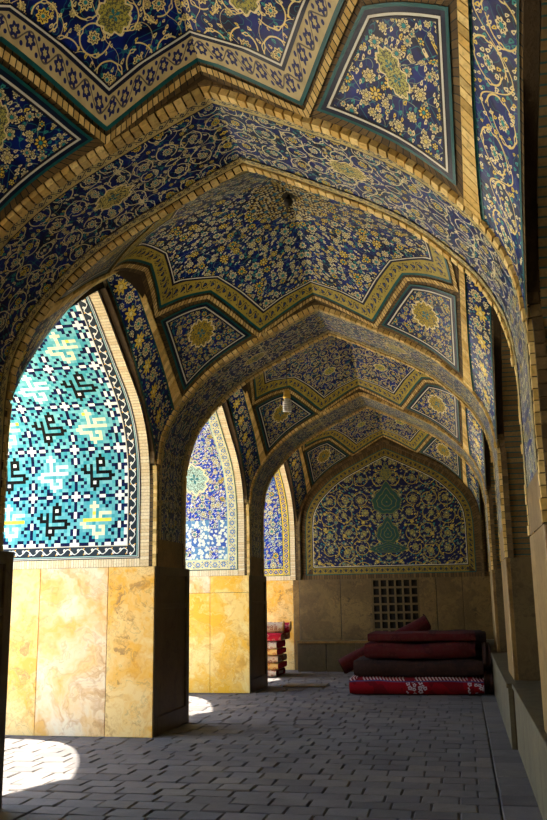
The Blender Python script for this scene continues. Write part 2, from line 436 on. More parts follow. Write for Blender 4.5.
M['k_white'] = mat_kufic('white mosaic', (.80, .86, .84), (.92, .94, .90))
M['k_black'] = mat_kufic('black mosaic', (.002, .003, .003), (.009, .010, .010))
M['k_cream'] = mat_kufic('cream mosaic', (.80, .78, .46), (.95, .90, .66))
M['k_yellow'] = mat_kufic('yellow mosaic', (.90, .72, .05), (.95, .80, .12))
# floor pavers: constant random UV per paver
g = G('grey stone paver'); p = g.uv(); u, v, _ = g.sep(p); o = g.geo()
n = g.noise(o, 9.0, 5.0, .6); n2 = g.noise(o, 1.1, 3.0); n3 = g.noise(o, 45.0, 4.0)
c = g.mix(u, (.088, .080, .078), (.142, .128, .122)); c = g.mix(v.gt(.88) * .4, c, (.20, .17, .13))
c = g.mix(((n - .42) * 2.5).max(0).min(1) * .5, c, (.10, .092, .09)); c = g.mix(((n2 - .5) * 3).max(0).min(1) * .3, c, (.28, .25, .23))
c = g.mix((n3 - .5).max(0) * 1.2, c, (.06, .055, .06))
M['paver'] = g.fin(c, .62 + n * .25, n * .7 + n3 * .35, .012, .8, .3)
def mat_rug(name, base, alt, fig, scale=10.0, thr=.55, rough=.95):
    g = G(name); p = g.uv(); u, v, _ = g.sep(p)
    c = g.mix(g.noise(p, 3.0, 2.0).gt(.56), base, alt)
    m, q, th, ra, rb = rosette(g, p, 1 / scale, .5, .25, .15, 4, .3)
    c = g.mix(m * q.gt(.4), c, fig)
    c = g.mix(g.noise(g.obj(), 60.0, 2.0) * .35, c, tuple(x * .5 for x in base))
    return g.fin(c, rough, g.noise(g.obj(), 120.0, 2.0), .006, .8, .1)
M['rug_red'] = mat_rug('red carpet pile', (.16, .006, .010), (.12, .005, .008), (.50, .38, .30), 6)
M['rug_back'] = mat_rug('brown carpet back', (.032, .016, .012), (.026, .014, .011), (.045, .02, .014), 16)
M['rug_dull'] = mat_rug('dull red carpet back', (.075, .010, .010), (.05, .008, .008), (.075, .02, .015), 14)
M['rug_beige'] = mat_rug('beige patterned carpet', (.66, .52, .38), (.58, .44, .30), (.34, .08, .06), 12)
M['rug_yellow'] = mat_rug('ochre carpet edge', (.82, .52, .18), (.76, .46, .15), (.6, .2, .08), 9)
M['rug_pale'] = mat_rug('pale carpet', (.75, .66, .58), (.66, .55, .48), (.45, .12, .12), 16)
M['rug_crimson'] = mat_rug('crimson carpet', (.55, .02, .05), (.48, .02, .04), (.65, .25, .2), 9)
g = G('red carpet with striped selvedge'); p = g.uv(); u, v, _ = g.sep(p)
c = g.mix(g.noise(p, 3.0, 2.0).gt(.5), (.20, .004, .008), (.12, .003, .006))
st = ((u + v * .8) / .055).fract().lt(.45)
c = g.mix(v.gt(.235) * st * g.noise(g.comb(u, 0.0), 2.3, 1.0).gt(.42), c, (.42, .30, .28)); c = g.mix(v.gt(.218) * v.lt(.235), c, (.04, .04, .12))
lx = (u - 1.35).abs() - .0; m, q, th, ra, rb = rosette(g, p, .075, .9, .3, .2, 5, .1)
zone = ((u - 1.12).abs().lt(.17)).max((u - 2.12).abs().lt(.17))
c = g.mix(m * q.gt(.35) * zone * v.lt(.215) * v.gt(.03), c, (.40, .36, .38))
c = g.mix(v.lt(.02), c, (.02, .02, .02))
M['rug_front'] = g.fin(c, .95, g.noise(g.obj(), 120.0, 2.0), .006, .8, .1)

# ------------------------------------------------------------------ mesh helper
class MB:
    def __init__(s): s.v = []; s.f = []; s.u = []; s.m = []; s.mats = []
    def mat(s, name):
        if name not in s.mats: s.mats.append(name)
        return s.mats.index(name)
    def face(s, pts, mat, uvs=None):
        b = len(s.v); s.v += [tuple(p) for p in pts]; s.f.append(tuple(range(b, b + len(pts))))
        s.u += list(uvs) if uvs else [(p[0], p[1]) for p in pts]; s.m.append(s.mat(mat))
    def grid(s, rows, uvr, mat, flip=False):
        """rows[i][j] shared vertices; uvr same shape"""
        b = len(s.v); nj = len(rows[0]); mi = s.mat(mat)
        for r in rows: s.v += [tuple(p) for p in r]
        for i in range(len(rows) - 1):
            for j in range(nj - 1):
                q = [(i, j), (i + 1, j), (i + 1, j + 1), (i, j + 1)]
                if flip: q.reverse()
                s.f.append(tuple(b + a * nj + c for a, c in q)); s.u += [uvr[a][c] for a, c in q]; s.m.append(mi)
    def box(s, x0, x1, y0, y1, z0, z1, mat, uv=None, bev=0.0, jit=0.0):
        P = [(x, y, z) for z in (z0, z1) for y in (y0, y1) for x in (x0, x1)]
        s.hexa(P, mat, uv)
    def hexa(s, P, mat, uv=None):
        # P order: bits x,y,z
        F = [(0, 2, 3, 1), (4, 5, 7, 6), (0, 1, 5, 4), (2, 6, 7, 3), (0, 4, 6, 2), (1, 3, 7, 5)]
        b = len(s.v); s.v += [tuple(p) for p in P]; mi = s.mat(mat)
        for f in F:
            s.f.append(tuple(b + i for i in f)); s.m.append(mi)
            if uv: s.u += [uv] * 4
            else:
                n = (Vector(P[f[1]]) - Vector(P[f[0]])).cross(Vector(P[f[2]]) - Vector(P[f[0]]))
                a = max(range(3), key=lambda i: abs(n[i])); k = [i for i in range(3) if i != a]
                s.u += [(P[i][k[0]], P[i][k[1]]) for i in f]
    def build(s, name, parent=None, smooth=False, origin=None, bevel=0.0):
        me = bpy.data.meshes.new(name)
        o = (0, 0, 0)
        if parent is not None: o = WLOC[parent.name]
        elif origin: o = origin
        me.from_pydata([(a - o[0], b - o[1], c - o[2]) for a, b, c in s.v], [], s.f)
        for m in s.mats: me.materials.append(M[m])
        me.polygons.foreach_set('material_index', s.m)
        uv = me.uv_layers.new(name='UVMap'); fl = []
        for a in s.u: fl += [a[0], a[1]]
        uv.data.foreach_set('uv', fl)
        if smooth: me.polygons.foreach_set('use_smooth', [True] * len(s.f))
        me.validate(); me.update()
        ob = bpy.data.objects.new(name, me); COL.objects.link(ob)
        if parent is not None: ob.parent = parent
        else: ob.location = o
        WLOC[ob.name] = o
        if bevel:
            b = ob.modifiers.new('bevel', 'BEVEL'); b.width = bevel; b.segments = 2; b.limit_method = 'ANGLE'
        return ob
WLOC = {}
def thing(name, label, cat, loc, group=None):
    o = bpy.data.objects.new(name, None); COL.objects.link(o); o.location = loc; o.empty_display_size = .1
    o['label'] = label; o['category'] = cat
    if group: o['group'] = group

    WLOC[o.name] = tuple(loc)
    return o
def tag(o, label, cat, group=None):
    o['label'] = label; o['category'] = cat
    if group: o['group'] = group
    return o
def struct(o): o['kind'] = 'structure'; return o

# ------------------------------------------------------------------ transverse arches
FULL_T = full(TD, 2.02)
def sweep(mb, path, y0, y1, s0, s1, mat, off=0.0, ds=.05, xc=XC, uvy=None, mid=None):
    """strip following the (x,z) path, running from y0 to y1; off > 0 stands proud into the room"""
    n = max(2, int((s1 - s0) / ds)); rows = []; uvs = []
    mid = path.len / 2 if mid is None else mid
    for i in range(n + 1):
        s = s0 + (s1 - s0) * i / n
        x, z, tx, tz = path.at(min(max(s, s0 + 1e-4), s1 - 1e-4) if i in (0, n) else s)
        nx, nz = -tz, tx
        rows.append([(xc + x + nx * off, y0, z + nz * off), (xc + x + nx * off, y1, z + nz * off)])
        a = 0 if uvy is None else uvy
        uvs.append([(y0 - (y0 + y1) / 2, s - mid), (y1 - (y0 + y1) / 2, s - mid)] if a == 0 else [(s, 0), (s, abs(y1 - y0))])
    mb.grid(rows, uvs, mat)
def bricks_on(mb, path, y0, y1, s0, s1, pitch, out, mat, xc=XC, back=.03, gap=.006):
    n = int((s1 - s0) / pitch)
    for i in range(n):
        a = s0 + (s1 - s0) * i / n + gap / 2; b = s0 + (s1 - s0) * (i + 1) / n - gap / 2
        o = out + random.uniform(-.004, .006); o2 = o + random.uniform(-.004, .004)
        P = []
        for off in (-back, None):
            for y in (y0, y1):
                for s, oo in ((a, o), (b, o2)):
                    x, z, tx, tz = path.at(s); k = off if off is not None else oo
                    P.append((xc + x - tz * k, y, z + tx * k))
        mb.hexa(P, mat, (random.random(), random.random()))
def face_ring(mb, path, y, s0, s1, w0, w1, pitch, mat, front=-1, depth=.03):
    n = int((s1 - s0) / pitch)
    for i in range(n):
        a = s0 + (s1 - s0) * i / n + .004; b = s0 + (s1 - s0) * (i + 1) / n - .004
        d = depth + random.uniform(-.005, .006)
        P = []
        for yy in (y, y + front * d):
            for w in (w0, w1):
                for s in (a, b):
                    x, z, tx, tz = path.at(s)
                    P.append((XC + x + tz * w, yy, z - tx * w))
        mb.hexa(P, mat, (random.random(), random.random()))
ARCH_LABEL = ['nearest and largest tiled pointed arch spanning the whole corridor',
              'second tiled pointed arch across the corridor, behind the turquoise mosaic opening',
              'third tiled pointed arch, behind the hanging bulb']
def transverse_arch(k):
    ya = Y1 + k * PER; yb = ya + TA
    t = thing('tiled_arch', ARCH_LABEL[k], 'arch', (XC, (ya + yb) / 2, HD), 'pointed arches across the corridor')
    P = FULL_T; z0 = P.s_at_z(2.36); z1 = P.len - z0; L = P.len
    m = MB(); sweep(m, P, ya + .18, yb - .18, z0, z1, 'soffit'); m.build('soffit_tiles', t, True)
    for a, b in ((ya + .085, ya + .185), (yb - .185, yb - .085)):
        m = MB(); sweep(m, P, a, b, z0, z1, 'bordS', .006, uvy=1)
        e = .008
        sweep(m, P, a - .002, a + e, z0, z1, 'navy', .009); sweep(m, P, b - e, b + .002, z0, z1, 'navy', .009)
        m.build('tile_border', t, True)
    sweep(m := MB(), P, ya + .0, ya + .09, 0, L, 'shell', -.012); sweep(m, P, yb - .09, yb, 0, L, 'shell', -.012); m.build('brick_bed', t, True)
    for a, b in ((ya - .012, ya + .075), (yb - .075, yb + .012)):
        m = MB(); bricks_on(m, P, a, b, 1.28, L - 1.28, .074, .022, 'gold', gap=.013); bricks_on(m, P, a + .012, b - .012, .0, 1.28, .074, .004, 'gold', gap=.008); bricks_on(m, P, a + .012, b - .012, L - 1.28, L, .074, .004, 'gold', gap=.008); m.build('brick_edge', t)
    for (y, fr) in ((ya, -1), (yb, 1)):
        m = MB(); face_ring(m, P, y, 0 if fr < 0 else 1.28, L - 1.28, .03, .095, .085, 'darkbrick', fr)
        # plain masonry behind the ring
        rows = []; uv = []
        for i in range(121):
            s = L * i / 120; x, z, tx, tz = P.at(s)
            rows.append([(XC + x, y - fr * .004, z), (XC + x + tz * .34, y - fr * .004, z - tx * .34)]); uv.append([(s, 0), (s, .3)])
        m.grid(rows, uv, 'surround'); m.build('brick_face', t)
    # stone foot of the soffit on both sides
    for a, b in ((0, z0), (z1, L)):
        m = MB(); sweep(m, P, ya + .1, yb - .1, a, b, 'marbleE'); m.build('springing_stone', t)
    return t
for k in range(3): transverse_arch(k)

# ------------------------------------------------------------------ vaults
NEAR = (TH - TA) / HALF
def SP(dx, dy, yc, off=0.0):
    e = .02
    gx = (Sz(dx + e, dy) - Sz(dx - e, dy)) / (2 * e); gy = (Sz(dx, dy + e) - Sz(dx, dy - e)) / (2 * e)
    n = Vector((gx, gy, -1)).normalized()
    z = Sz(dx, dy)
    return (XC + dx + n.x * off, yc + dy * (1 + NEAR if dy < 0 else 1) + n.y * off, z + n.z * off)
def inset(poly, d):
    n = len(poly); out = []
    area = sum(poly[i][0] * poly[(i + 1) % n][1] - poly[(i + 1) % n][0] * poly[i][1] for i in range(n))
    sg = 1 if area > 0 else -1
    for i in range(n):
        a, b, c = Vector(poly[i - 1]), Vector(poly[i]), Vector(poly[(i + 1) % n])
        e1 = (b - a).normalized(); e2 = (c - b).normalized()
        n1 = Vector((-e1.y, e1.x)) * sg; n2 = Vector((-e2.y, e2.x)) * sg
        bis = (n1 + n2); l = bis.length_squared
        bis = bis * (2 / l) if l > .05 else n1
        out.append(tuple(b + bis * d))
    return out
def subdiv(poly, ne):
    out = []
    for i in range(len(poly)):
        a, b = poly[i], poly[(i + 1) % len(poly)]
        for k in range(ne): out.append((a[0] + (b[0] - a[0]) * k / ne, a[1] + (b[1] - a[1]) * k / ne))
    return out
def band(mb, poly, d0, d1, yc, off, mat, ne=14, uvshift=0, S=SP):
    A = subdiv(inset(poly, d0), ne); B = subdiv(inset(poly, d1), ne); A.append(A[0]); B.append(B[0])
    n = max(1, int(abs(d1 - d0) / .05))
    rows = []; uv = []; s = 0; last = None
    for a, b in zip(A, B):
        r = []; q = []
        for j in range(n + 1):
            t = j / n; r.append(S(a[0] + (b[0] - a[0]) * t, a[1] + (b[1] - a[1]) * t, yc, off))
        if last is not None: s += (Vector(r[0]) - Vector(last)).length
        last = r[0]
        for j in range(n + 1): q.append((s, abs(d1 - d0) * j / n))
        rows.append(r); uv.append(q)
    mb.grid(rows, uv, mat)
def fan(mb, poly, yc, off, mat, c=(0, 0), ne=16, nr=20, uvf=None, S=SP):
    B = subdiv(poly, ne); B.append(B[0]); rows = []; uv = []
    for i in range(nr + 1):
        t = max(i / nr, .002); r = []; q = []
        for b in B:
            x, y = c[0] + (b[0] - c[0]) * t, c[1] + (b[1] - c[1]) * t
            r.append(S(x, y, yc, off)); q.append(uvf(x, y))
        rows.append(r); uv.append(q)
    mb.grid(rows, uv, mat)
def star_poly():
    q = [(0, 1.60), (.73, 1.70), (1.17, .95), (1.71, .66), (1.60, 0)]
    pts = q[:]
    pts += [(x, -y) for x, y in q[-2::-1]]
    pts += [(-x, -y) for x, y in q[1:]]
    pts += [(-x, y) for x, y in q[-2:0:-1]]
    return pts
STAR = star_poly()
KITE = [(.83, 1.70), (1.23, 1.03), (1.74, .78), (1.74, 1.71)]
def kite_uv(cx, cy, sx, sy):
    # flatten along the diagonal that runs to the corner
    dx, dy = sx * .62, sy * .78; L = math.hypot(dx, dy); dx /= L; dy /= L
    def f(x, y):
        z = Sz(x, y) - Sz(cx, cy); a = (x - cx) * dx + (y - cy) * dy; b = -(x - cx) * dy + (y - cy) * dx
        v = math.copysign(math.hypot(a, z * .9), a)
        return (b * 1.0, v)
    return f
VN = ['nearest', 'middle', 'third']
VLAB = ['front bay vault with scroll star field and cream rosette border, overhead',
        'middle bay vault with flower-strewn star field and pale sunburst boss',
        'vault behind the second arch with small scroll star field, above the bulb',
        'last dim vault in front of the end wall']
def star_uv(x, y):
    return (x * 1.12, y * 1.12 + (Sz(x, 0) * 0))
def vault(k):
    yc = Y1 - HALF + k * PER
    t = thing('bay_vault', VLAB[k], 'vault', (XC, yc, 4.1), 'tiled vaults over the bays')
    m = MB(); N = 36
    rows = [[SP(-DI - .02 + (2 * DI + .04) * i / N, -DI - .02 + (2 * DI + .04) * j / N, yc, -.01) for i in range(N + 1)] for j in range(N + 1)]
    uv = [[(a[0], a[1]) for a in r] for r in rows]
    m.grid(rows, uv, 'shell'); m.build('brick_shell', t, True)
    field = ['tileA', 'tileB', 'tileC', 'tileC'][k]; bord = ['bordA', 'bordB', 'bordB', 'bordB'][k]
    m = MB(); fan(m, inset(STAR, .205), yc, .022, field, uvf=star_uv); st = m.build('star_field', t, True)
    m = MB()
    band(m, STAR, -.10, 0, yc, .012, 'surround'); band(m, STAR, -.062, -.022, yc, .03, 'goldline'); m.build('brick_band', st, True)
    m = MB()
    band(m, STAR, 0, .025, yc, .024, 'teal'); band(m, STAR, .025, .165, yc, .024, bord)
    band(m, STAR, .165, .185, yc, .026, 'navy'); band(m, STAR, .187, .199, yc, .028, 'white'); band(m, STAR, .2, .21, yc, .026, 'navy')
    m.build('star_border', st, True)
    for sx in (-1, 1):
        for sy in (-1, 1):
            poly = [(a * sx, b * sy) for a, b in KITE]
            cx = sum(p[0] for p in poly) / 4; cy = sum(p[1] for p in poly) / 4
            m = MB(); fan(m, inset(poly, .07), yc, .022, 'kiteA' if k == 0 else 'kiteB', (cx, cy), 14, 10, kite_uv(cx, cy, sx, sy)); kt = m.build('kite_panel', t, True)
            m = MB(); band(m, poly, -.055, 0, yc, .013, 'surround', 10)
            band(m, poly, 0, .018, yc, .024, 'teal', 10); band(m, poly, .018, .042, yc, .024, 'navy', 10)
            band(m, poly, .044, .057, yc, .026, 'white', 10); band(m, poly, .062, .072, yc, .025, 'navy', 10)
            m.build('panel_border', kt, True)
    return t
for k in range(4): vault(k)

# ------------------------------------------------------------------ side arches: tiled band hanging over the edge of the corridor
OUT = half_up(LD, 2.02); s33 = OUT.s_at_z(3.27)
outer_pts = Path([(a, z) for (a, z) in [OUT.at(s33 + (OUT.len - s33) * i / 40)[:2] for i in range(41)]])
inner_pts = half_up(L2D, 4.119)
TUP = half_up(TD, 3.24)
t_end = TUP.s_at_z(interp(TD, DI))
def strip_pt(sgn, tau, v, yc, side, off=0.0):
    """sgn = -1 left wall / +1 right wall; side = +1 far half, -1 near half; tau 0 = foot, 1 = apex; v 0 = wall edge, 1 = room edge"""
    ao, zo, _, _ = outer_pts.at(tau * outer_pts.len); ai, zi, _, _ = inner_pts.at(tau * inner_pts.len)
    x = 2.11 + (DI - 2.11) * v; a = ao + (ai - ao) * v; z = zo + (zi - zo) * v
    # bulge at the foot so that it follows the arch
    cx, cz, _, _ = TUP.at(t_end * v)
    chx = 2.11 + (DI - 2.11) * v; chz = outer_pts.at(0)[1] + (inner_pts.at(0)[1] - outer_pts.at(0)[1]) * v
    w = (1 - tau) ** 4
    x += (cx - chx) * w; z += (cz - chz) * w
    a += (HALF - (outer_pts.at(0)[0] + (inner_pts.at(0)[0] - outer_pts.at(0)[0]) * v)) * w
    if side < 0: a *= 1 + NEAR
    return (XC + sgn * x, yc + side * a, z - off)
SB = {(-1, 0): 'blue scroll band of the opening beside the front bay, at the upper left edge',
      (-1, 1): 'blue flowered pointed band over the turquoise mosaic opening',
      (-1, 2): 'narrow dark blue pointed band over the second opening on the left',
      (-1, 3): 'small dark pointed band over the opening with the carpet pile',
      (1, 0): 'wide blue scroll band rising at the upper right edge',
      (1, 1): 'blue band with yellow star flowers on the right, behind the nearest arch',
      (1, 2): 'narrow blue flowered band on the right behind the second arch',
      (1, 3): 'small dim blue band on the right beside the end wall'}
def side_band(sgn, k):
    yc = Y1 - HALF + k * PER
    x = XC + sgn * 1.95
    t = thing('side_arch_band', SB[(sgn, k)], 'arch band', (x, yc, 3.3), 'tiled bands of the side arches')
    mat = 'strip' if k == 0 else 'stripB'
    def lay(mb, v0, v1, mat, off, nv=1, uvrev=False):
        rows = []; uv = []; n = 40; s = 0
        for i in range(2 * n + 1):
            tau = i / n if i <= n else 2 - i / n; side = -1 if i <= n else 1
            r = [strip_pt(sgn, tau, v0 + (v1 - v0) * j / nv, yc, side, off) for j in range(nv + 1)]
            if rows: s += (Vector(r[0]) - Vector(rows[-1][0])).length
            wl = (Vector(r[-1]) - Vector(r[0])).length if nv > 1 else .4
            rows.append(r); uv.append([(wl * (j / nv - .5), s) for j in range(nv + 1)] if not uvrev else [(s, j * .05) for j in range(nv + 1)])
        mb.grid(rows, uv, mat)
    m = MB(); lay(m, .10, .80, mat, .0, 6); m.build('band_tiles', t, True)
    m = MB(); lay(m, .06, .10, 'teal', .006); lay(m, .80, .85, 'teal', .006); lay(m, 0, .06, 'surround', -.01, 1, True); m.build('band_border', t, True)
    m = MB()
    for side in (-1, 1):
        n = 34
        for i in range(n):
            P = []
            for off in (-.05, .02):
                for v in (.85, 1.02):
                    for tau in ((i + .06) / n, (i + .94) / n): P.append(strip_pt(sgn, tau, v, yc, side, off + .01))
            m.hexa(P, 'gold', (random.random(), random.random()))
    m.build('brick_edge', t)
    return t
for k in range(4):
    for sgn in (-1, 1): side_band(sgn, k)

# ------------------------------------------------------------------ openings on the left (to the courtyard) and niches on the right
KB = """......#....
.....###...
.....#o#...
.#.#.###...
##.#.#.....
.###.#####.
...#.....##
...#######.
...#o#.....
...###.....
....#......""".split('\n')
KW = """....#......
...###.....
....#......
....#.####.
....#.#....
.#########.
##.........
.####.##...
....#..#...
....####...
.....#.....""".split('\n')
def kufic(i, j):
    """14 x 14 lattice of stars with the word in square script between them; i to the right, j upwards"""
    ci, cj = i % 14, j % 14; I, J = i // 14, j // 14
    # stars at the corners of the cell, kind alternates
    for (a, b) in ((0, 0), (14, 0), (0, 14), (14, 14)):
        dx, dy = ci - a, cj - b; kind = (I + (a > 0) + J + (b > 0)) % 2
        ax, ay = abs(dx), abs(dy)
        if kind: ax, ay = ay, ax                    # kind 0: long bar vertical
        if (ax, ay) in ((0, 0), (1, 0), (0, 1)): return 'k_white'
        if (ax, ay) == (1, 1): return 'k_navy'
        if ax == 2 and ay == 0 or ax == 5 and ay == 0: return 'k_navy'
        if ax in (3, 4): 
            if ay == 0: return 'k_white'
            if ay == 1: return 'k_navy'
        if ax == 0 and 2 <= ay <= 4: return 'k_navy'
        if ax == 0 and ay in (5, 6): return 'k_white'
        if ax == 1 and ay in (5, 6): return 'k_navy'
        if (ax, ay) in ((0, 7), (2, 5), (2, 3), (3, 4)): return 'k_navy'
    mx, my = ci - 2, 12 - cj
    if 0 <= mx < 11 and 0 <= my < 11:
        blk = (I + J) % 2 == 0
        ch = (KB if blk else KW)[my][mx]
        if ch == 'o': return 'k_white'
        if ch == '#':
            if blk: return 'k_black'
            if I % 2 == 0: return 'k_white'
            return 'k_yellow' if (my == 5 and J == -2) or random.random() < .04 else 'k_cream'
    return 'k_turq'
CELL, CELS = .0429, .0436
def barrel_pt(path, yc, side, s, x, off=0.0):
    a, z, ta, tz = path.at(s)
    if side < 0 and z >= HD - .001: a *= 1 + NEAR
    # path goes from foot (a = +half) up to the apex; inward normal points to the axis and down
    return (x, yc + side * (a - tz * off * 1.0), z + ta * off)
OPH = half_up(dense(LLP), 0.0)
def lay_barrel(mb, yc, side, s0, s1, x0, x1, mat, off=0.0, uvm='sx', ds=.08):
    n = max(1, int((s1 - s0) / ds)); rows = []; uv = []
    for i in range(n + 1):
        s = s0 + (s1 - s0) * i / n
        rows.append([barrel_pt(OPH, yc, side, s, x0, off), barrel_pt(OPH, yc, side, s, x1, off)])
        uv.append([(s, 0), (s, abs(x1 - x0))] if uvm == 'sx' else ([(0, s), (abs(x1 - x0), s)] if uvm == 'xs' else [(0, s - HD), (x1 - x0, s - HD)]))
    mb.grid(rows, uv, mat)
def hband(mb, yc, side, z0, z1, x0, x1, mat, off):     # horizontal border: u along x
    mb.grid([[barrel_pt(OPH, yc, side, z0, x0, off), barrel_pt(OPH, yc, side, z0, x1, off)],
             [barrel_pt(OPH, yc, side, z1, x0, off), barrel_pt(OPH, yc, side, z1, x1, off)]],
            [[(0, 0), (abs(x1 - x0), 0)], [(0, z1 - z0), (abs(x1 - x0), z1 - z0)]], mat)
OPLAB = {(-1, 0): 'courtyard opening beside the front bay, cut by the left edge',
         (-1, 1): 'opening lined with turquoise mosaic and black and white square script',
         (-1, 2): 'second opening, lined with white and cobalt tiles and a pale border',
         (-1, 3): 'farthest slim opening, lined with cobalt tiles and a yellow border',
         (1, 0): 'shadowed niche arch at the extreme right edge',
         (1, 1): 'dark niche arch on the right between the two nearest pilasters',
         (1, 2): 'dark niche arch on the right behind the second pilaster',
         (1, 3): 'farthest dark niche arch beside the end wall'}
def opening(sgn, k):
    yc = Y1 - HALF + k * PER
    xw = XL if sgn < 0 else XR; xe = XO if sgn < 0 else XN
    t = thing('side_arch_lining' if sgn < 0 else 'niche_arch_lining', OPLAB[(sgn, k)], 'arch', (xw + sgn * .6, yc, HD), 'arched openings to the courtyard' if sgn < 0 else 'arched niches on the right')
    X = lambda d: xw + sgn * d
    sA = OPH.len; z0 = HD + .10
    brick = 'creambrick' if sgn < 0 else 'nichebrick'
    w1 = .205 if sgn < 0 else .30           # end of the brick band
    for side in (1, -1):
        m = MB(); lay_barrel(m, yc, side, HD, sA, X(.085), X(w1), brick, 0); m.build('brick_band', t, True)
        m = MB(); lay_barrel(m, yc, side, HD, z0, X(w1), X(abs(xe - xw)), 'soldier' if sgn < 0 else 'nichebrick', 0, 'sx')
        # the course of bricks stands upright: lay u along x instead
        m = MB(); hband(m, yc, side, HD, z0, X(w1), X(abs(xe - xw)), 'soldier' if sgn < 0 else 'nichebrick', 0); m.build('brick_course', t)
        # tile border
        style = ('black' if k == 1 else ('bordC' if k == 2 else ('bordD' if k == 3 else 'bordC'))) if sgn < 0 else 'nicheb'
        m = MB()
        def both(d0, d1, mat, off=.006):
            w = d1 - d0
            lay_barrel(m, yc, side, z0 + d0, sA, X(w1 + d0), X(w1 + d1), mat, off)
            hband(m, yc, side, z0 + d0, z0 + d1, X(w1 + d1), X(abs(xe - xw)), mat, off)
        if style == 'black':
            both(0, .012, 'navy'); both(.012, .022, 'white'); both(.022, .030, 'navy'); both(.030, .04, 'aqua')
            both(.04, .160, 'blackscroll'); both(.160, .172, 'white'); wi = .172
        elif style == 'nicheb':
            both(0, .012, 'navy'); both(.012, .026, 'teal'); both(.026, .045, 'navy'); wi = .045
        else:
            W = .17 if style == 'bordC' else .15
            both(0, .015, 'teal'); both(.015, .015 + W, style); both(.015 + W, .027 + W, 'navy' if style == 'bordD' else 'aqua'); wi = .027 + W
        m.build('tile_border', t, True)
        d = w1 + wi; zz = z0 + wi
        m = MB()
        if style == 'black' and side == 1:
            # square-script mosaic, one small tile per cell
            nx = int((abs(xe - xw) - d - .02) / CELL); ns = int((sA - zz) / CELS)
            i0 = round((X(d) + 5.385) / CELL - .5); j0 = round((zz - 2.935) / CELS + .5) - 14
            for j in range(ns):
                s0 = zz + j * CELS; s1 = s0 + CELS
                for i in range(nx):
                    xa = X(d) - i * CELL; xb = xa - CELL
                    if i == 0: mt = 'k_white' if (j % 9) not in (2, 5, 7, 8) else 'k_navy'
                    else: mt = kufic(i0 - i, j0 + j)
                    rnd = (random.random() ** (1.3 if mt == 'k_turq' else 1), random.random())
                    pts = [barrel_pt(OPH, yc, side, s0, xa, .004), barrel_pt(OPH, yc, side, s0, xb, .004), barrel_pt(OPH, yc, side, s1, xb, .004), barrel_pt(OPH, yc, side, s1, xa, .004)]
                    m.face(pts, mt, [rnd] * 4)
            m.build('script_mosaic', t)
        else:
            mt = ('jambC' if k in (0, 1, 2) else 'jambD') if sgn < 0 else 'niche'
            lay_barrel(m, yc, side, zz, sA, X(d), X(abs(xe - xw)), mt, .002, 'pan'); m.build('tile_lining', t, True)
        # wall face between the lining and the corridor band
        m = MB(); rows = []; uv = []; n = 50
        for i in range(n + 1):
            s_ = HD + (sA - HD) * i / n
            p = barrel_pt(OPH, yc, side, s_, xw, -.04); q = barrel_pt(OPH, yc, side, s_, xw, -.34)
            q = (q[0], (min(q[1], yc - .0) if side < 0 else max(q[1], yc + .0)), q[2]); rows.append([p, q]); uv.append([(s_, 0), (s_, .3)])
        m.grid(rows, uv, 'shell'); m.build('wall_face', t)
        # slim groove, its shade put into a dark colour, and corner bricks by the corridor
        m = MB(); lay_barrel(m, yc, side, HD, sA, X(0), X(.085), 'shell', -.04); m.build('corner_groove', t, True)
        m = MB(); n = int((s33 + .02) / .05) if sgn < 0 else 0
        for i in range(n):
            a = HD + (s33 - 0 + .0) * i / n * 1.0; b = a + (s33) / n * .9
            P = []
            for off in (-.03, .005):
                for xx in (X(-.012), X(.035)):
                    for s in (a, b): P.append(barrel_pt(OPH, yc, side, s, xx, off))
            m.hexa(P, 'gold', (random.random(), random.random()))
        if sgn < 0: m.build('corner_bricks', t)
    return t
for k in range(4):
    opening(-1, k)
    opening(1, k)

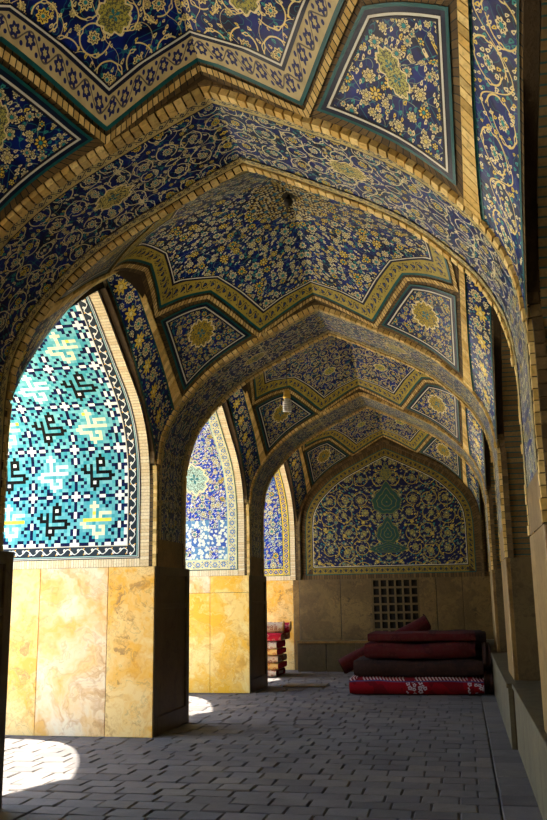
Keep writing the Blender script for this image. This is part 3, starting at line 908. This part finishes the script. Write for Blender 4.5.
# ------------------------------------------------------------------ piers on the left
def slab_face(mb, xa, xb, y, z0, z1, mat, th=.03, dirn=-1):
    mb.box(min(xa, xb) + .003, max(xa, xb) - .003, min(y, y + dirn * th), max(y, y + dirn * th), z0 + .003, z1 - .003, mat)
PL = ['foreground pier at the left edge, almost black', 'tall pier with cream and ochre onyx slabs behind the turquoise opening',
      'pier with bright yellow onyx slabs, second opening', 'narrow ochre onyx pier face behind the red carpet pile']
def left_pier(k):
    """k = 0..3; k = 3 is the engaged pier against the end wall"""
    ya = Y1 + k * PER; yb = ya + TH
    t = thing('stone_pier', PL[k], 'pier', (XL - .6, ya + TH / 2, 0), 'piers along the courtyard side')
    m = MB(); m.box(XO, XL - .035, ya + .03, yb - .03, 0, HD, 'shell'); m.build('core', t)
    cuts = {0: [(0, 1.2, 'marbleA'), (1.2, 2.53, 'marbleB')], 1: [(0, .61, 'marbleB'), (.61, 1.53, 'marbleA'), (1.53, 2.53, 'marbleB')],
            2: [(0, .72, 'marbleC'), (.72, 1.6, 'marbleC'), (1.6, 2.53, 'marbleA')], 3: [(0, .14, 'marbleE'), (.14, 1.1, 'marbleB'), (1.1, 2.53, 'marbleB')]}[k]
    for (y, dr) in ((ya + .03, -1), (yb - .03, 1)):
        if k == 3 and dr == 1: continue
        for (a, b, mt) in cuts:
            m = MB()
            if k == 2: slab_face(m, XL - a, XL - b, y, 0, 1.72, mt, .045, dr); slab_face(m, XL - a, XL - b, y, 1.72, HD, 'marbleA' if a else 'marbleC', .045, dr)
            else: slab_face(m, XL - a, XL - b, y, 0, HD, mt, .045, dr)
            m.build('stone_slab', t, bevel=.004)
    # corridor face: frame round a sunk panel
    m = MB()
    w = .13; x0, x1 = XL - .04, XL + .012
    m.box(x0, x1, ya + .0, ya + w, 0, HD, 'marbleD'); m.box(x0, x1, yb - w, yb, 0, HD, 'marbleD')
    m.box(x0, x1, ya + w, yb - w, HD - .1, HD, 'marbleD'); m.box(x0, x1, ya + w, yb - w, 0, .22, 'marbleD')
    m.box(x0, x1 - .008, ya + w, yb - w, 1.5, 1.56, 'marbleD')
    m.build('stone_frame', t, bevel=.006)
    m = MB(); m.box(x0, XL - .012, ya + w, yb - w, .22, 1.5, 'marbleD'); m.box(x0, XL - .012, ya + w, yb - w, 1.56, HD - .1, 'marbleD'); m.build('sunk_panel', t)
    if k < 3:
        # masonry above the dado on the pier is the tiled arch; fill behind it
        m = MB(); m.box(XO, XL - .05, ya + .04, yb - .24, HD, 3.4, 'shell'); m.build('upper_core', t)
        m = MB(); m.box(XO, XL - .002, yb - .19, yb - .001, HD - .03, HD + .004, 'marbleD'); m.build('ledge', t)
for k in range(4): left_pier(k)

# piers on the right: stone faced pilasters standing on the bench
PR = ['stone pilaster at the right edge, under the nearest arch', 'slim ochre stone pilaster under the second arch', 'slim stone pilaster under the third arch']
def right_pier(k):
    ya = Y1 + k * PER; yb = ya + TA
    t = thing('stone_pilaster', PR[k], 'pilaster', (XR + .4, ya + TH / 2, HB), 'pilasters standing on the bench')
    m = MB(); m.box(XR, XN, ya + .012, yb - .012, HB, HD, 'marbleE'); m.build('stone_shaft', t, bevel=.012)
    m = MB(); m.box(XR + .05, XN, ya + .04, yb - .04, HD, 3.4, 'shell'); m.build('upper_core', t)
    m = MB()
    for y, d in ((ya + .012, -1), (yb - .012, 1)):
        for xa, xb in ((XR + .05, XR + .5), (XR + .5, XN)):
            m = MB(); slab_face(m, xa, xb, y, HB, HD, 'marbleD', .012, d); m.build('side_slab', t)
for k in range(3): right_pier(k)

# ------------------------------------------------------------------ floor
YE = Y1 + 3 * PER                       # end wall plane
m = MB()
m.box(XO - .3, XB + .2, -3.2, YE, -.25, -.02, 'mortar')
y = -3.0; row = 0
def paver(m, x0, x1, y0, y1):
    g_ = .008; h = random.uniform(-.004, .004); t = .010
    x0 += g_ / 2; x1 -= g_ / 2; y0 += g_ / 2; y1 -= g_ / 2
    uv = (random.random(), random.random()); j = lambda: random.uniform(-.004, .004)
    c = [(x0 + j(), y0 + j()), (x1 + j(), y0 + j()), (x1 + j(), y1 + j()), (x0 + j(), y1 + j())]
    cx, cy = (x0 + x1) / 2, (y0 + y1) / 2
    tl = [random.uniform(-.004, .004) for _ in range(4)]
    top = [(a + (cx - a) / abs(cx - a) * t, b + (cy - b) / abs(cy - b) * t, h + q) for (a, b), q in zip(c, tl)]
    mid = [(a, b, h - .009) for a, b in c]; bot = [(a, b, -.03) for a, b in c]
    m.face(top, 'paver', [uv] * 4)
    for i in range(4):
        k = (i + 1) % 4
        m.face([mid[i], mid[k], top[k], top[i]], 'paver', [uv] * 4); m.face([bot[i], bot[k], mid[k], mid[i]], 'paver', [uv] * 4)
XS = .19                                 # straight joint along the bench
while y < YE:
    d = .262 + random.uniform(-.014, .014)
    x = XO - .25 - random.uniform(0, .27); x = XS
    first = .16 if row % 2 else .30
    xx = XS - first * random.uniform(.9, 1.1); paver(m, xx, XS, y, y + d)
    while xx > XO - .2:
        w = .32 + random.uniform(-.035, .035); paver(m, xx - w, xx, y, y + d); xx -= w
    y += d; row += 1
y = -3.0
while y < YE:
    d = random.uniform(.30, .42); paver(m, XS + .004, XB + .12, y, y + d); y += d
fl = struct(m.build('floor'))

m = MB(); m.box(-40, XO - .3, -25, 40, -.3, -.03, 'court'); struct(m.build('ground'))

# ------------------------------------------------------------------ bench along the right wall and along the end wall
def stone_run(name, label, x0, x1, y0, y1, h, axis='y', proud=.03):
    t = thing(name, label, 'bench', ((x0 + x1) / 2, (y0 + y1) / 2, 0), 'stone benches along the walls')
    n = max(1, round(((y1 - y0) if axis == 'y' else (x1 - x0)) / .62))
    for i in range(n):
        m = MB()
        if axis == 'y':
            a = y0 + (y1 - y0) * i / n; b = y0 + (y1 - y0) * (i + 1) / n
            m.box(x0 + .005, x0 + .06, a + .004, b - .004, -.05, h - .05, 'bench')
        else:
            a = x0 + (x1 - x0) * i / n; b = x0 + (x1 - x0) * (i + 1) / n
            m.box(a + .004, b - .004, y0 + .005, y0 + .06, -.05, h - .05, 'bench')
        m.build('front_slab', t, bevel=.005)
    m = MB()
    m.box(x0 - .012, x1, y0 - (.03 if axis == 'x' else 0), y1, h - .05, h, 'bench' if axis == 'y' else 'marbleE'); m.build('top_slab', t, bevel=.008)
    m = MB(); m.box(x0 + .05, x1, y0 + (.05 if axis == 'x' else 0), y1, -.05, h - .05, 'shell'); m.build('core', t)
stone_run('stone_bench', 'near length of the low stone bench on the right, by the nearest pilaster', XB + .03, XN, -3, 10.05, HB)
stone_run('stone_bench', 'far length of the low stone bench on the right, reaching the carpets', XB - .03, XN, 10.05, YE - .46, HB)
stone_run('stone_bench', 'stone ledge under the lattice window at the end wall', XL + .01, XN, YE - .45, YE, .66, 'x')

# ------------------------------------------------------------------ walls, roof
def profile_wall(name, x, dirn, ys, top=7.0):
    """a wall in a plane of constant x with the arched openings cut out"""
    m = MB()
    for k in ys:
        yc = Y1 - HALF + k * PER
        P = Path([(a, z) for a, z in (lambda r: r + [(-a, z) for a, z in reversed(r)][1:])([(LD[-1][0], 0)] + list(reversed(LD)))])
        rows = []; uv = []
        for i in range(81):
            a, z, _, _ = P.at(P.len * i / 80)
            rows.append([(x, yc + a, z), (x, yc + a, top)]); uv.append([(a, z), (a, top)])
        m.grid(rows, uv, 'facade')
    return m
m = profile_wall('wall_left', XO, -1, (-1, 0, 1, 2, 3))
for k in (-2, -1, 0, 1, 2, 3):
    ya = Y1 + k * PER
    m.face([(XO, ya, 0), (XO, ya + TH, 0), (XO, ya + TH, 7), (XO, ya, 7)], 'facade')
    m.box(XO, XO + .1, ya, ya + TH, 0, 7, 'facade')
m.box(XO, XL, -4.6, -3.07 - .0, 0, 7, 'facade')
# piers behind the camera
for k in (-1,): m.box(XO + .1, XL, Y1 + k * PER + .01, Y1 + k * PER + TH - .01, 0, HD, 'marbleA'); m.box(XO + .1, XL - .4, Y1 + k * PER + .01, Y1 + k * PER + TH - .01, HD, 7, 'facade')
struct(m.build('wall_left'))
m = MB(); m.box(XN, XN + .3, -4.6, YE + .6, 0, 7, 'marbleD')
struct(m.build('wall_right'))
m = MB(); m.box(XO, XN + .3, -4.6, -4.3, 0, 7, 'facade'); struct(m.build('wall_front'))
m = MB(); m.box(XO - .2, XN + .3, -4.6, YE + .8, 7.0, 7.25, 'roof'); struct(m.build('ceiling'))

# ------------------------------------------------------------------ end wall with the blind arch
m = MB(); m.box(XO, XN + .3, YE + .02, YE + .5, 0, 7, 'shell')
struct(m.build('wall_back'))
t = thing('blind_arch', 'dim blind arch on the end wall filled with blue tile scrolls', 'arch', (XC, YE, HD), None)
Pb = full(TD, HD)
# reveal ring: nested bands in the plane of the wall, y steps back
def off_profile(d, base, N=70):
    """profile moved inwards by d, cut on the axis and at the base, evenly resampled: foot right -> apex -> foot left"""
    pts = []; L = Pb.len / 2
    for i in range(241):
        x, z, tx, tz = Pb.at(min(max(L * i / 240, 1e-3), L - 1e-3)); q = (x - tz * d, max(z + tx * d, base))
        if q[0] <= 0 and pts:
            a = pts[-1]; t = a[0] / max(a[0] - q[0], 1e-9); pts.append((0, a[1] + (q[1] - a[1]) * t)); break
        pts.append(q)
    if pts[-1][0] > 0: pts.append((0, pts[-1][1] + .02 * (1 if d < 0 else 0)))
    h = Path(pts); r = [h.at(h.len * i / N)[:2] for i in range(N)] + [pts[-1]]
    return r + [(-x, z) for x, z in reversed(r[:-1])]
def ring(mb, d0, d1, y, mat, base0, base1):
    A, B = off_profile(d0, base0), off_profile(d1, base1); s = 0; rows = []; uv = []
    for i, (a, b) in enumerate(zip(A, B)):
        if i: s += math.dist(a, A[i - 1])
        rows.append([(XC + a[0], y, a[1]), (XC + b[0], y, b[1])]); uv.append([(s, 0), (s, abs(d1 - d0))])
    mb.grid(rows, uv, mat)
zb = HD + .10
m = MB(); ring(m, -.05, .07, YE - .05, 'surround', HD, HD)
for yy in (0,):
    rows = []; uv = []
    for i in range(141):
        x, z, tx, tz = Pb.at(Pb.len * i / 140); rows.append([(XC + x - tz * .07, YE - .05, z + tx * .07), (XC + x - tz * .07, YE + .02, z + tx * .07)]); uv.append([(0, 0)] * 2)
    m.grid(rows, uv, 'darkbrick')
ar = m.build('outer_bricks', t)
m = MB(); bricks_on(m, Pb, YE - .075, YE - .03, .0, Pb.len, .075, .05, 'darkbrick', back=-.0); m.build('brick_edge', t)
m = MB(); ring(m, .07, .17, YE + .01, 'surround', HD, HD); m.build('inner_bricks', t)
m = MB()
def bb(d0, d1, mat, y):
    ring(m, .17 + d0, .17 + d1, y, mat, zb + d0, zb + d1)
    w = 2.11 - .17 - d1 + .002
    m.grid([[(XC - w, y, zb + d0), (XC + w, y, zb + d0)], [(XC - w, y, zb + d1), (XC + w, y, zb + d1)]], [[(0, 0), (2 * w, 0)], [(0, d1 - d0), (2 * w, d1 - d0)]], mat)
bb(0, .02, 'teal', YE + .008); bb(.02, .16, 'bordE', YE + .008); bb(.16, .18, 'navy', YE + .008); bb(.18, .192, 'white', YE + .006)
m.build('tile_border', t)
# field: the dimness of the end wall is put into its dark colours
g = G('tile end wall field dimmed'); p = g.uv(); x, y_, _ = g.sep(p); pm = g.comb(x.abs(), y_)
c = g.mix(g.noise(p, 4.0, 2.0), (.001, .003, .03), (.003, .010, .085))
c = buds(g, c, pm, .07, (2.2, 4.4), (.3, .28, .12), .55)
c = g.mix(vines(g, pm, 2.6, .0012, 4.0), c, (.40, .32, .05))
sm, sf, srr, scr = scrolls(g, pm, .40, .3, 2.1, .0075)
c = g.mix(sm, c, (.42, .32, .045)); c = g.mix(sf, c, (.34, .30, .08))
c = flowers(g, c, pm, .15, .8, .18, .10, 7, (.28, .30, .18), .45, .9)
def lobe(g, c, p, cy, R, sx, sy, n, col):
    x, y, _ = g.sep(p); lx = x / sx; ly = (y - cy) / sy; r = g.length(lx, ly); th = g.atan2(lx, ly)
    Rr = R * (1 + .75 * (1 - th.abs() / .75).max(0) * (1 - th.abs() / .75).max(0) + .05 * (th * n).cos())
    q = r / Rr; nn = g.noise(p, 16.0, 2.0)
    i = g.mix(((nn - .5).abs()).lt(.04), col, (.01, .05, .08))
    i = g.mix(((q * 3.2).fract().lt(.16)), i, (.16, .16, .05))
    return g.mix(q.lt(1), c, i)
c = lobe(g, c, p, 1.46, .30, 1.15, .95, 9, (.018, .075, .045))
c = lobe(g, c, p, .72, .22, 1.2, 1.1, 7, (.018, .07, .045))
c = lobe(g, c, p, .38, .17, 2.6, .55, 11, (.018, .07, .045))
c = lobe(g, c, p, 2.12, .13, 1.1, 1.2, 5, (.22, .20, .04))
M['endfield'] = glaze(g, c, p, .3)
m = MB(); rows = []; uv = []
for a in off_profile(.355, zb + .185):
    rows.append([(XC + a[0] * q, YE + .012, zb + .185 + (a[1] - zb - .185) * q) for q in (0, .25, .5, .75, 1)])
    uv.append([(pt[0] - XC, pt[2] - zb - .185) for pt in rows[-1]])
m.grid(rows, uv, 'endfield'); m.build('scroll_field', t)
# masonry closing the corners above the arch
m = MB(); rows = []; uv = []
for i in range(121):
    x, z, _, _ = Pb.at(Pb.len * i / 120); rows.append([(XC + x, YE - .045, z), (XC + x * 1.0, YE - .045, z + .3)]); uv.append([(x, z), (x, z + .3)])
m.grid(rows, uv, 'shell')
m.build('arch_backing', t)
# dado of the end wall
t = thing('stone_dado', 'brown marble dado slabs on the end wall beside the lattice window', 'wall panelling', (XC, YE, .66))
gx0, gx1, gz0, gz1 = -2.02, -.98, .70, 2.0
for a, b in ((XL, -2.75), (-2.75, gx0), (gx1, -.58), (-.58, .0), (.0, XN)):
    m = MB(); m.box(a + .008, b - .008, YE - .03, YE + .02, .66, HD, 'marbleF'); m.build('stone_slab', t, bevel=.005)
m = MB(); m.grid([[(XL, YE - .012, HD), (XN, YE - .012, HD)], [(XL, YE - .012, zb), (XN, YE - .012, zb)]], [[(0, 0), (XN - XL, 0)], [(0, .1), (XN - XL, .1)]], 'surround'); m.build('brick_course', t)
w = thing('window_1', 'lattice', 'window', ((gx0 + gx1) / 2, YE, gz0)); del w['label']; del w['category']; w['kind'] = 'structure'
m = MB(); m.box(gx0, gx1, YE + .012, YE + .016, .66, gz1 + .02, 'void'); m.build('shade_sheet', w)  # flat sheet, its dark colour stands in for unlit depth behind the bars
m = MB(); nb = 6; cw = (gx1 - gx0) / nb
for i in range(nb + 1):
    x = gx0 + cw * i; m.box(x - .022, x + .022, YE - .03, YE + .008, gz0 - .04, gz1 + .02, 'grille')
nz = 7; ch = (gz1 - gz0) / nz
for i in range(nz + 1):
    z = gz0 + ch * i; m.box(gx0, gx1, YE - .034, YE + .006, z - .022, z + .022, 'grille')
m.build('window_lattice', w)

# ------------------------------------------------------------------ bulb and boss
def tube(mb, pts, r, mat, seg=8):
    n = len(pts); rows = []
    for i, p in enumerate(pts):
        a = Vector(pts[max(i - 1, 0)]); b = Vector(pts[min(i + 1, n - 1)]); d = (b - a).normalized()
        s = d.cross(Vector((0, 0, 1))) if abs(d.z) < .95 else d.cross(Vector((1, 0, 0)))
        s.normalize(); u = d.cross(s); rr = r[i] if isinstance(r, list) else r
        rows.append([tuple(Vector(p) + (s * math.cos(2 * PI * k / seg) + u * math.sin(2 * PI * k / seg)) * rr) for k in range(seg + 1)])
    mb.grid(rows, [[(k * .02, i * .02) for k in range(seg + 1)] for i in range(n)], mat)
def lathe(mb, c, prof, mat, seg=20):
    rows = [[(c[0] + r * math.cos(2 * PI * k / seg), c[1] + r * math.sin(2 * PI * k / seg), c[2] + z) for k in range(seg + 1)] for r, z in prof]
    mb.grid(rows, [[(k / seg, z) for k in range(seg + 1)] for r, z in prof], mat)
BULB = Vector((-2.285, 12.30, 0))
zt = 1.6
import mathutils
def cam_axes():
    yaw, pitch, roll = .2073, .2145, .0155
    cy, sy = math.cos(yaw), math.sin(yaw); cp, sp = math.cos(pitch), math.sin(pitch); cr, sr = math.cos(roll), math.sin(roll)
    r = Vector((cy, sy, 0)); f0 = Vector((-sy, cy, 0)); z = Vector((0, 0, 1))
    f = f0 * cp + z * sp; u = -f0 * sp + z * cp
    return r * cr - u * sr, r * sr + u * cr, f
bz = 4.32; bx, by = -2.40, 12.4
ztop = Sz(bx - XC, by - (Y1 - HALF + 2 * PER))
t = thing('hanging_bulb', 'white spiral bulb with brass cap hanging on a wire from the vault', 'lamp', (bx, by, bz))
m = MB(); tube(m, [(bx, by, bz + .33), (bx + .003, by, bz + .5), (bx, by, ztop + .01)], .006, 'cord', 6); m.build('wire', t)
m = MB(); lathe(m, (bx, by, bz), [(0, .345), (.025, .34), (.05, .31), (.052, .27), (.045, .262), (.056, .25), (.058, .21), (.04, .20), (0, .20)], 'brass'); m.build('socket', t, True)
m = MB(); lathe(m, (bx, by, bz), [(0, .205), (.04, .20), (.048, .18), (.03, .165), (0, .165)], 'tube'); m.build('bulb_base', t, True)
m = MB(); pts = []
for i in range(6 * 20 + 1):
    a = 2 * PI * i / 20; pts.append((bx + .055 * math.cos(a), by + .055 * math.sin(a), bz + .165 - .165 * i / 120))
tube(m, pts, .0135, 'tube', 8); m.build('spiral_tube', t, True)
yc = Y1 - HALF + PER; zc = Sz(0, 0)
t = thing('ceiling_hook', 'small dark iron boss with a hook at the sunburst of the middle vault', 'hook', (XC, yc, zc - .12))
m = MB(); lathe(m, (XC, yc, zc), [(0, -.16), (.035, -.15), (.055, -.11), (.04, -.07), (.02, -.05), (.02, -.02), (.13, -.012), (.14, .02), (0, .03)], 'iron'); m.build('iron_boss', t, True)
m = MB(); tube(m, [(XC + .03 * math.sin(a), yc, zc - .17 - .03 + .03 * math.cos(a)) for a in [i * .5 for i in range(11)]], .007, 'iron', 6); m.build('hook_ring', t, True)

# ------------------------------------------------------------------ carpets
def folded(name, label, cat, group, x0, x1, y0, y1, z0, z1, mat, mat2=None, rot=0.0, wob=.02, folds=2, seed=0, sag=0.0):
    """a carpet folded flat: rounded slab made of a few layers, with lips showing at the ends"""
    random.seed(seed + 100)
    cx, cy = (x0 + x1) / 2, (y0 + y1) / 2
    t = thing(name, label, cat, (cx, cy, z0), group)
    h = (z1 - z0) / folds; ca, sa = math.cos(rot), math.sin(rot)
    for f in range(folds):
        m = MB(); n = 28; seg = 12
        ex0 = random.uniform(-wob, wob) * 1.6; ex1 = random.uniform(-wob, wob) * 1.6; ey = random.uniform(-wob, wob); ph = random.uniform(0, 6)
        def prof(fr):
            # closed rounded-rectangle in (y, z)
            out = []
            b = z0 + f * h; hh = h * .985; r = hh / 2
            Y0, Y1_ = y0 + ey + .01 * math.sin(fr * 9 + ph), y1 + ey
            for k in range(seg + 1):
                a = -PI / 2 - PI * k / seg; out.append((Y0 + r + r * math.cos(a), b + r + r * math.sin(a)))
            for k in range(seg + 1):
                a = PI / 2 - PI * k / seg; out.append((Y1_ - r + r * math.cos(a), b + r + r * math.sin(a)))
            out.append(out[0]); return out
        rows = []; uv = []
        for i in range(n + 1):
            fr = i / n; x = x0 + ex0 + (x1 + ex1 - x0 - ex0) * fr
            e = min(fr, 1 - fr) * n; shrink = 1 if e >= 1 else .86
            r_ = []; q_ = []; cum = 0
            P = prof(fr); mz = z0 + f * h + h / 2
            for k, (yy, zz) in enumerate(P):
                if k: cum += math.dist(P[k], P[k - 1])
                dz = (zz - mz) * shrink + mz - sag * math.sin(fr * PI) ** 2 * ((f + 1) / folds) + .006 * math.sin(fr * 13 + ph + f)*(1 if (zz>z0+.02) else 0)
                dz += .012 * (mnoise.noise(Vector((x * 3.1, yy * 2.0, seed + f))) if zz > z0 + .03 else 0)
                yy += .03 * mnoise.noise(Vector((x * 1.7, zz * 5.0, seed + 9.0 + f)))
                dz = max(dz, z0 + .001)
                lx, ly = x - cx, yy - cy
                r_.append((cx + lx * ca - ly * sa, cy + lx * sa + ly * ca, dz)); q_.append((x - x0, (zz - z0)))
            rows.append(r_); uv.append(q_)
        m.grid(rows, uv, mat)
        for end in (0, -1):
            ce = tuple(sum(p[j] for p in rows[end][:-1]) / (len(rows[end]) - 1) for j in range(3))
            for k in range(len(rows[end]) - 1):
                m.face([ce, rows[end][k], rows[end][k + 1]], mat2 or mat, [(0.1, .1), (.12, .1), (.12, .12)])
        m.build('carpet_fold', t, True)
    return t
def rolled(name, label, cat, group, A, B, r, mat, mat2, squash=.85):
    t = thing(name, label, cat, A, group)
    A, B = Vector(A), Vector(B); d = (B - A).normalized(); s = d.cross(Vector((0, 0, 1))).normalized(); u = s.cross(d)
    m = MB(); rows = []; uv = []; n = 26; seg = 28
    for i in range(n + 1):
        f = i / n; c = A + (B - A) * f + u * (.02 * math.sin(f * 5)) - Vector((0, 0, .03 * math.sin(f * PI)))
        rr = r * (1 + .03 * math.sin(f * 11))
        rows.append([tuple(c + s * (rr * math.cos(2 * PI * k / seg)) + u * (rr * squash * math.sin(2 * PI * k / seg))) for k in range(seg + 1)])
        uv.append([(f * (B - A).length, k / seg * 2 * PI * r) for k in range(seg + 1)])
    m.grid(rows, uv, mat); m.build('carpet_pile', t, True)
    # spiral ends
    for c, sg in ((A, -1), (B, 1)):
        m = MB(); N = 90; turns = 3.6; rws = []; uvs = []
        for i in range(N + 1):
            a = 2 * PI * turns * i / N; rr = r * (.10 + .88 * i / N); w = r * .11
            q = []
            for ww, dd in ((-w, .0), (-w, .018), (w, .018), (w, 0)):
                k = rr + ww; q.append(tuple(c + d * sg * dd + s * (k * math.cos(a)) + u * (k * squash * math.sin(a))))
            rws.append(q); uvs.append([(a * .1, 0)] * 4)
        m.grid(rws, uvs, mat2)
        for k in range(seg): m.face([tuple(c), rows[0 if sg < 0 else -1][k], rows[0 if sg < 0 else -1][k + 1]], mat2, [(0, 0)] * 3)
        m.build('spiral_end', t)
    return t
GP = 'carpets stacked on the floor before the end wall'
folded('folded_carpet', 'bright red folded carpet with striped selvedge, lowest of the long stack', 'carpet', GP, -1.96, .26, 15.12, 16.55, .0, .285, 'rug_front', 'rug_red', 0, .01, 1, 1)
folded('folded_carpet', 'dark brown carpet lying directly on the striped red one', 'carpet', GP, -1.86, .24, 15.24, 16.58, .287, .57, 'rug_back', 'rug_dull', .012, .03, 1, 2, .035)
folded('folded_carpet', 'dull red carpet third from the floor in the long stack', 'carpet', GP, -1.74, .16, 15.30, 16.6, .573, .85, 'rug_dull', 'rug_back', -.012, .03, 1, 3, .03)
folded('folded_carpet', 'thin dull red carpet on top of the long stack', 'carpet', GP, -1.70, .12, 15.36, 16.6, .853, .985, 'rug_dull', 'rug_dull', .015, .03, 1, 4, .0)
folded('folded_carpet', 'dark carpet at the right end of the stack against the bench', 'carpet', GP, -.86, .36, 16.95, 18.1, .0, .95, 'rug_back', 'rug_back', 0, .02, 3, 5)
folded('folded_carpet', 'almost black folded carpet wedged between the long stack and the bench', 'carpet', GP, .265, .40, 15.25, 16.5, .0, .80, 'rug_back', 'rug_back', 0, .005, 2, 8)
rolled('rolled_carpet', 'rolled dull red carpet propped aslant behind the long stack', 'carpet', None, (-2.30, 16.84, .33), (-.70, 17.12, 1.14), .17, 'rug_dull', 'rug_back')
# the pile by the farthest opening
GQ = 'carpets piled beside the farthest opening'
px, py = -4.55, 18.7
lay_ = [('pale folded carpet at the foot of the small pile', 'rug_pale', 'rug_red', .0, .15, .80), ('red and ochre carpet second from the bottom of the small pile', 'rug_yellow', 'rug_crimson', .15, .29, .82),
        ('patterned beige carpet in the middle of the small pile', 'rug_beige', 'rug_beige', .29, .44, .82), ('ochre edged carpet above the patterned beige one', 'rug_yellow', 'rug_crimson', .44, .57, .84),
        ('pale carpet with a crimson edge, third from the top of the small pile', 'rug_pale', 'rug_crimson', .57, .73, .80)]
for i, (lb, a, b, z0, z1, xx) in enumerate(lay_):
    folded('folded_carpet', lb, 'carpet', GQ, -4.95, -4.68 + xx, 18.35, 19.35, z0 + .001, z1, a, b, 0, .02, 1, 20 + i)
folded('folded_carpet', 'crimson carpet with a beige end near the top of the small pile', 'carpet', GQ, -4.95, -3.76, 18.30, 19.35, .732, .90, 'rug_crimson', 'rug_beige', 0, .02, 1, 30)
rolled('rolled_carpet', 'thick crimson and beige roll crowning the small pile', 'carpet', None, (-4.95, 18.52, 1.04), (-3.78, 18.62, 1.02), .14, 'rug_beige', 'rug_yellow')
rolled('rolled_carpet', 'second crimson roll lying behind the top roll of the small pile', 'carpet', None, (-4.95, 18.90, 1.03), (-3.70, 18.98, 1.01), .13, 'rug_crimson', 'rug_yellow')
# thin slab lying on the floor near the third pier
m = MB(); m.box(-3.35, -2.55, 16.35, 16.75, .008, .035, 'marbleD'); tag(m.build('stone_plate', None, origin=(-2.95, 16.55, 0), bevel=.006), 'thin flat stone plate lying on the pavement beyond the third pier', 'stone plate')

# ------------------------------------------------------------------ light
sun = bpy.data.lights.new('sun', 'SUN'); sun.energy = 27; sun.angle = math.radians(.6); sun.color = (1, .93, .80)
so = bpy.data.objects.new('sun', sun); COL.objects.link(so)
dirv = Vector((1.0, -.26, -1.96)).normalized(); so.rotation_euler = dirv.to_track_quat('-Z', 'Y').to_euler()
wd = bpy.data.worlds.new('World'); sc.world = wd; wd.use_nodes = True; nt = wd.node_tree
bg = nt.nodes['Background']; sky = nt.nodes.new('ShaderNodeTexSky'); sky.sky_type = 'NISHITA'; sky.sun_disc = False
sky.sun_elevation = math.radians(64); sky.sun_rotation = math.radians(-80)
nt.links.new(sky.outputs[0], bg.inputs[0]); bg.inputs[1].default_value = .9

# ------------------------------------------------------------------ camera
cam = bpy.data.cameras.new('Camera'); co = bpy.data.objects.new('Camera', cam); COL.objects.link(co)
cam.sensor_fit = 'VERTICAL'; cam.sensor_height = 36; cam.lens = 866.5 / 820 * 36
R_, U_, F_ = cam_axes()
mt = mathutils.Matrix((R_, U_, -F_)).transposed().to_4x4(); mt.translation = (0, 0, 1.6); co.matrix_world = mt
cam.clip_start = .05; sc.camera = co
sc.view_settings.view_transform = 'Standard'; sc.view_settings.look = 'None'; sc.view_settings.gamma = 1
sc.view_settings.use_curve_mapping = False; sc.view_settings.exposure = 0.16
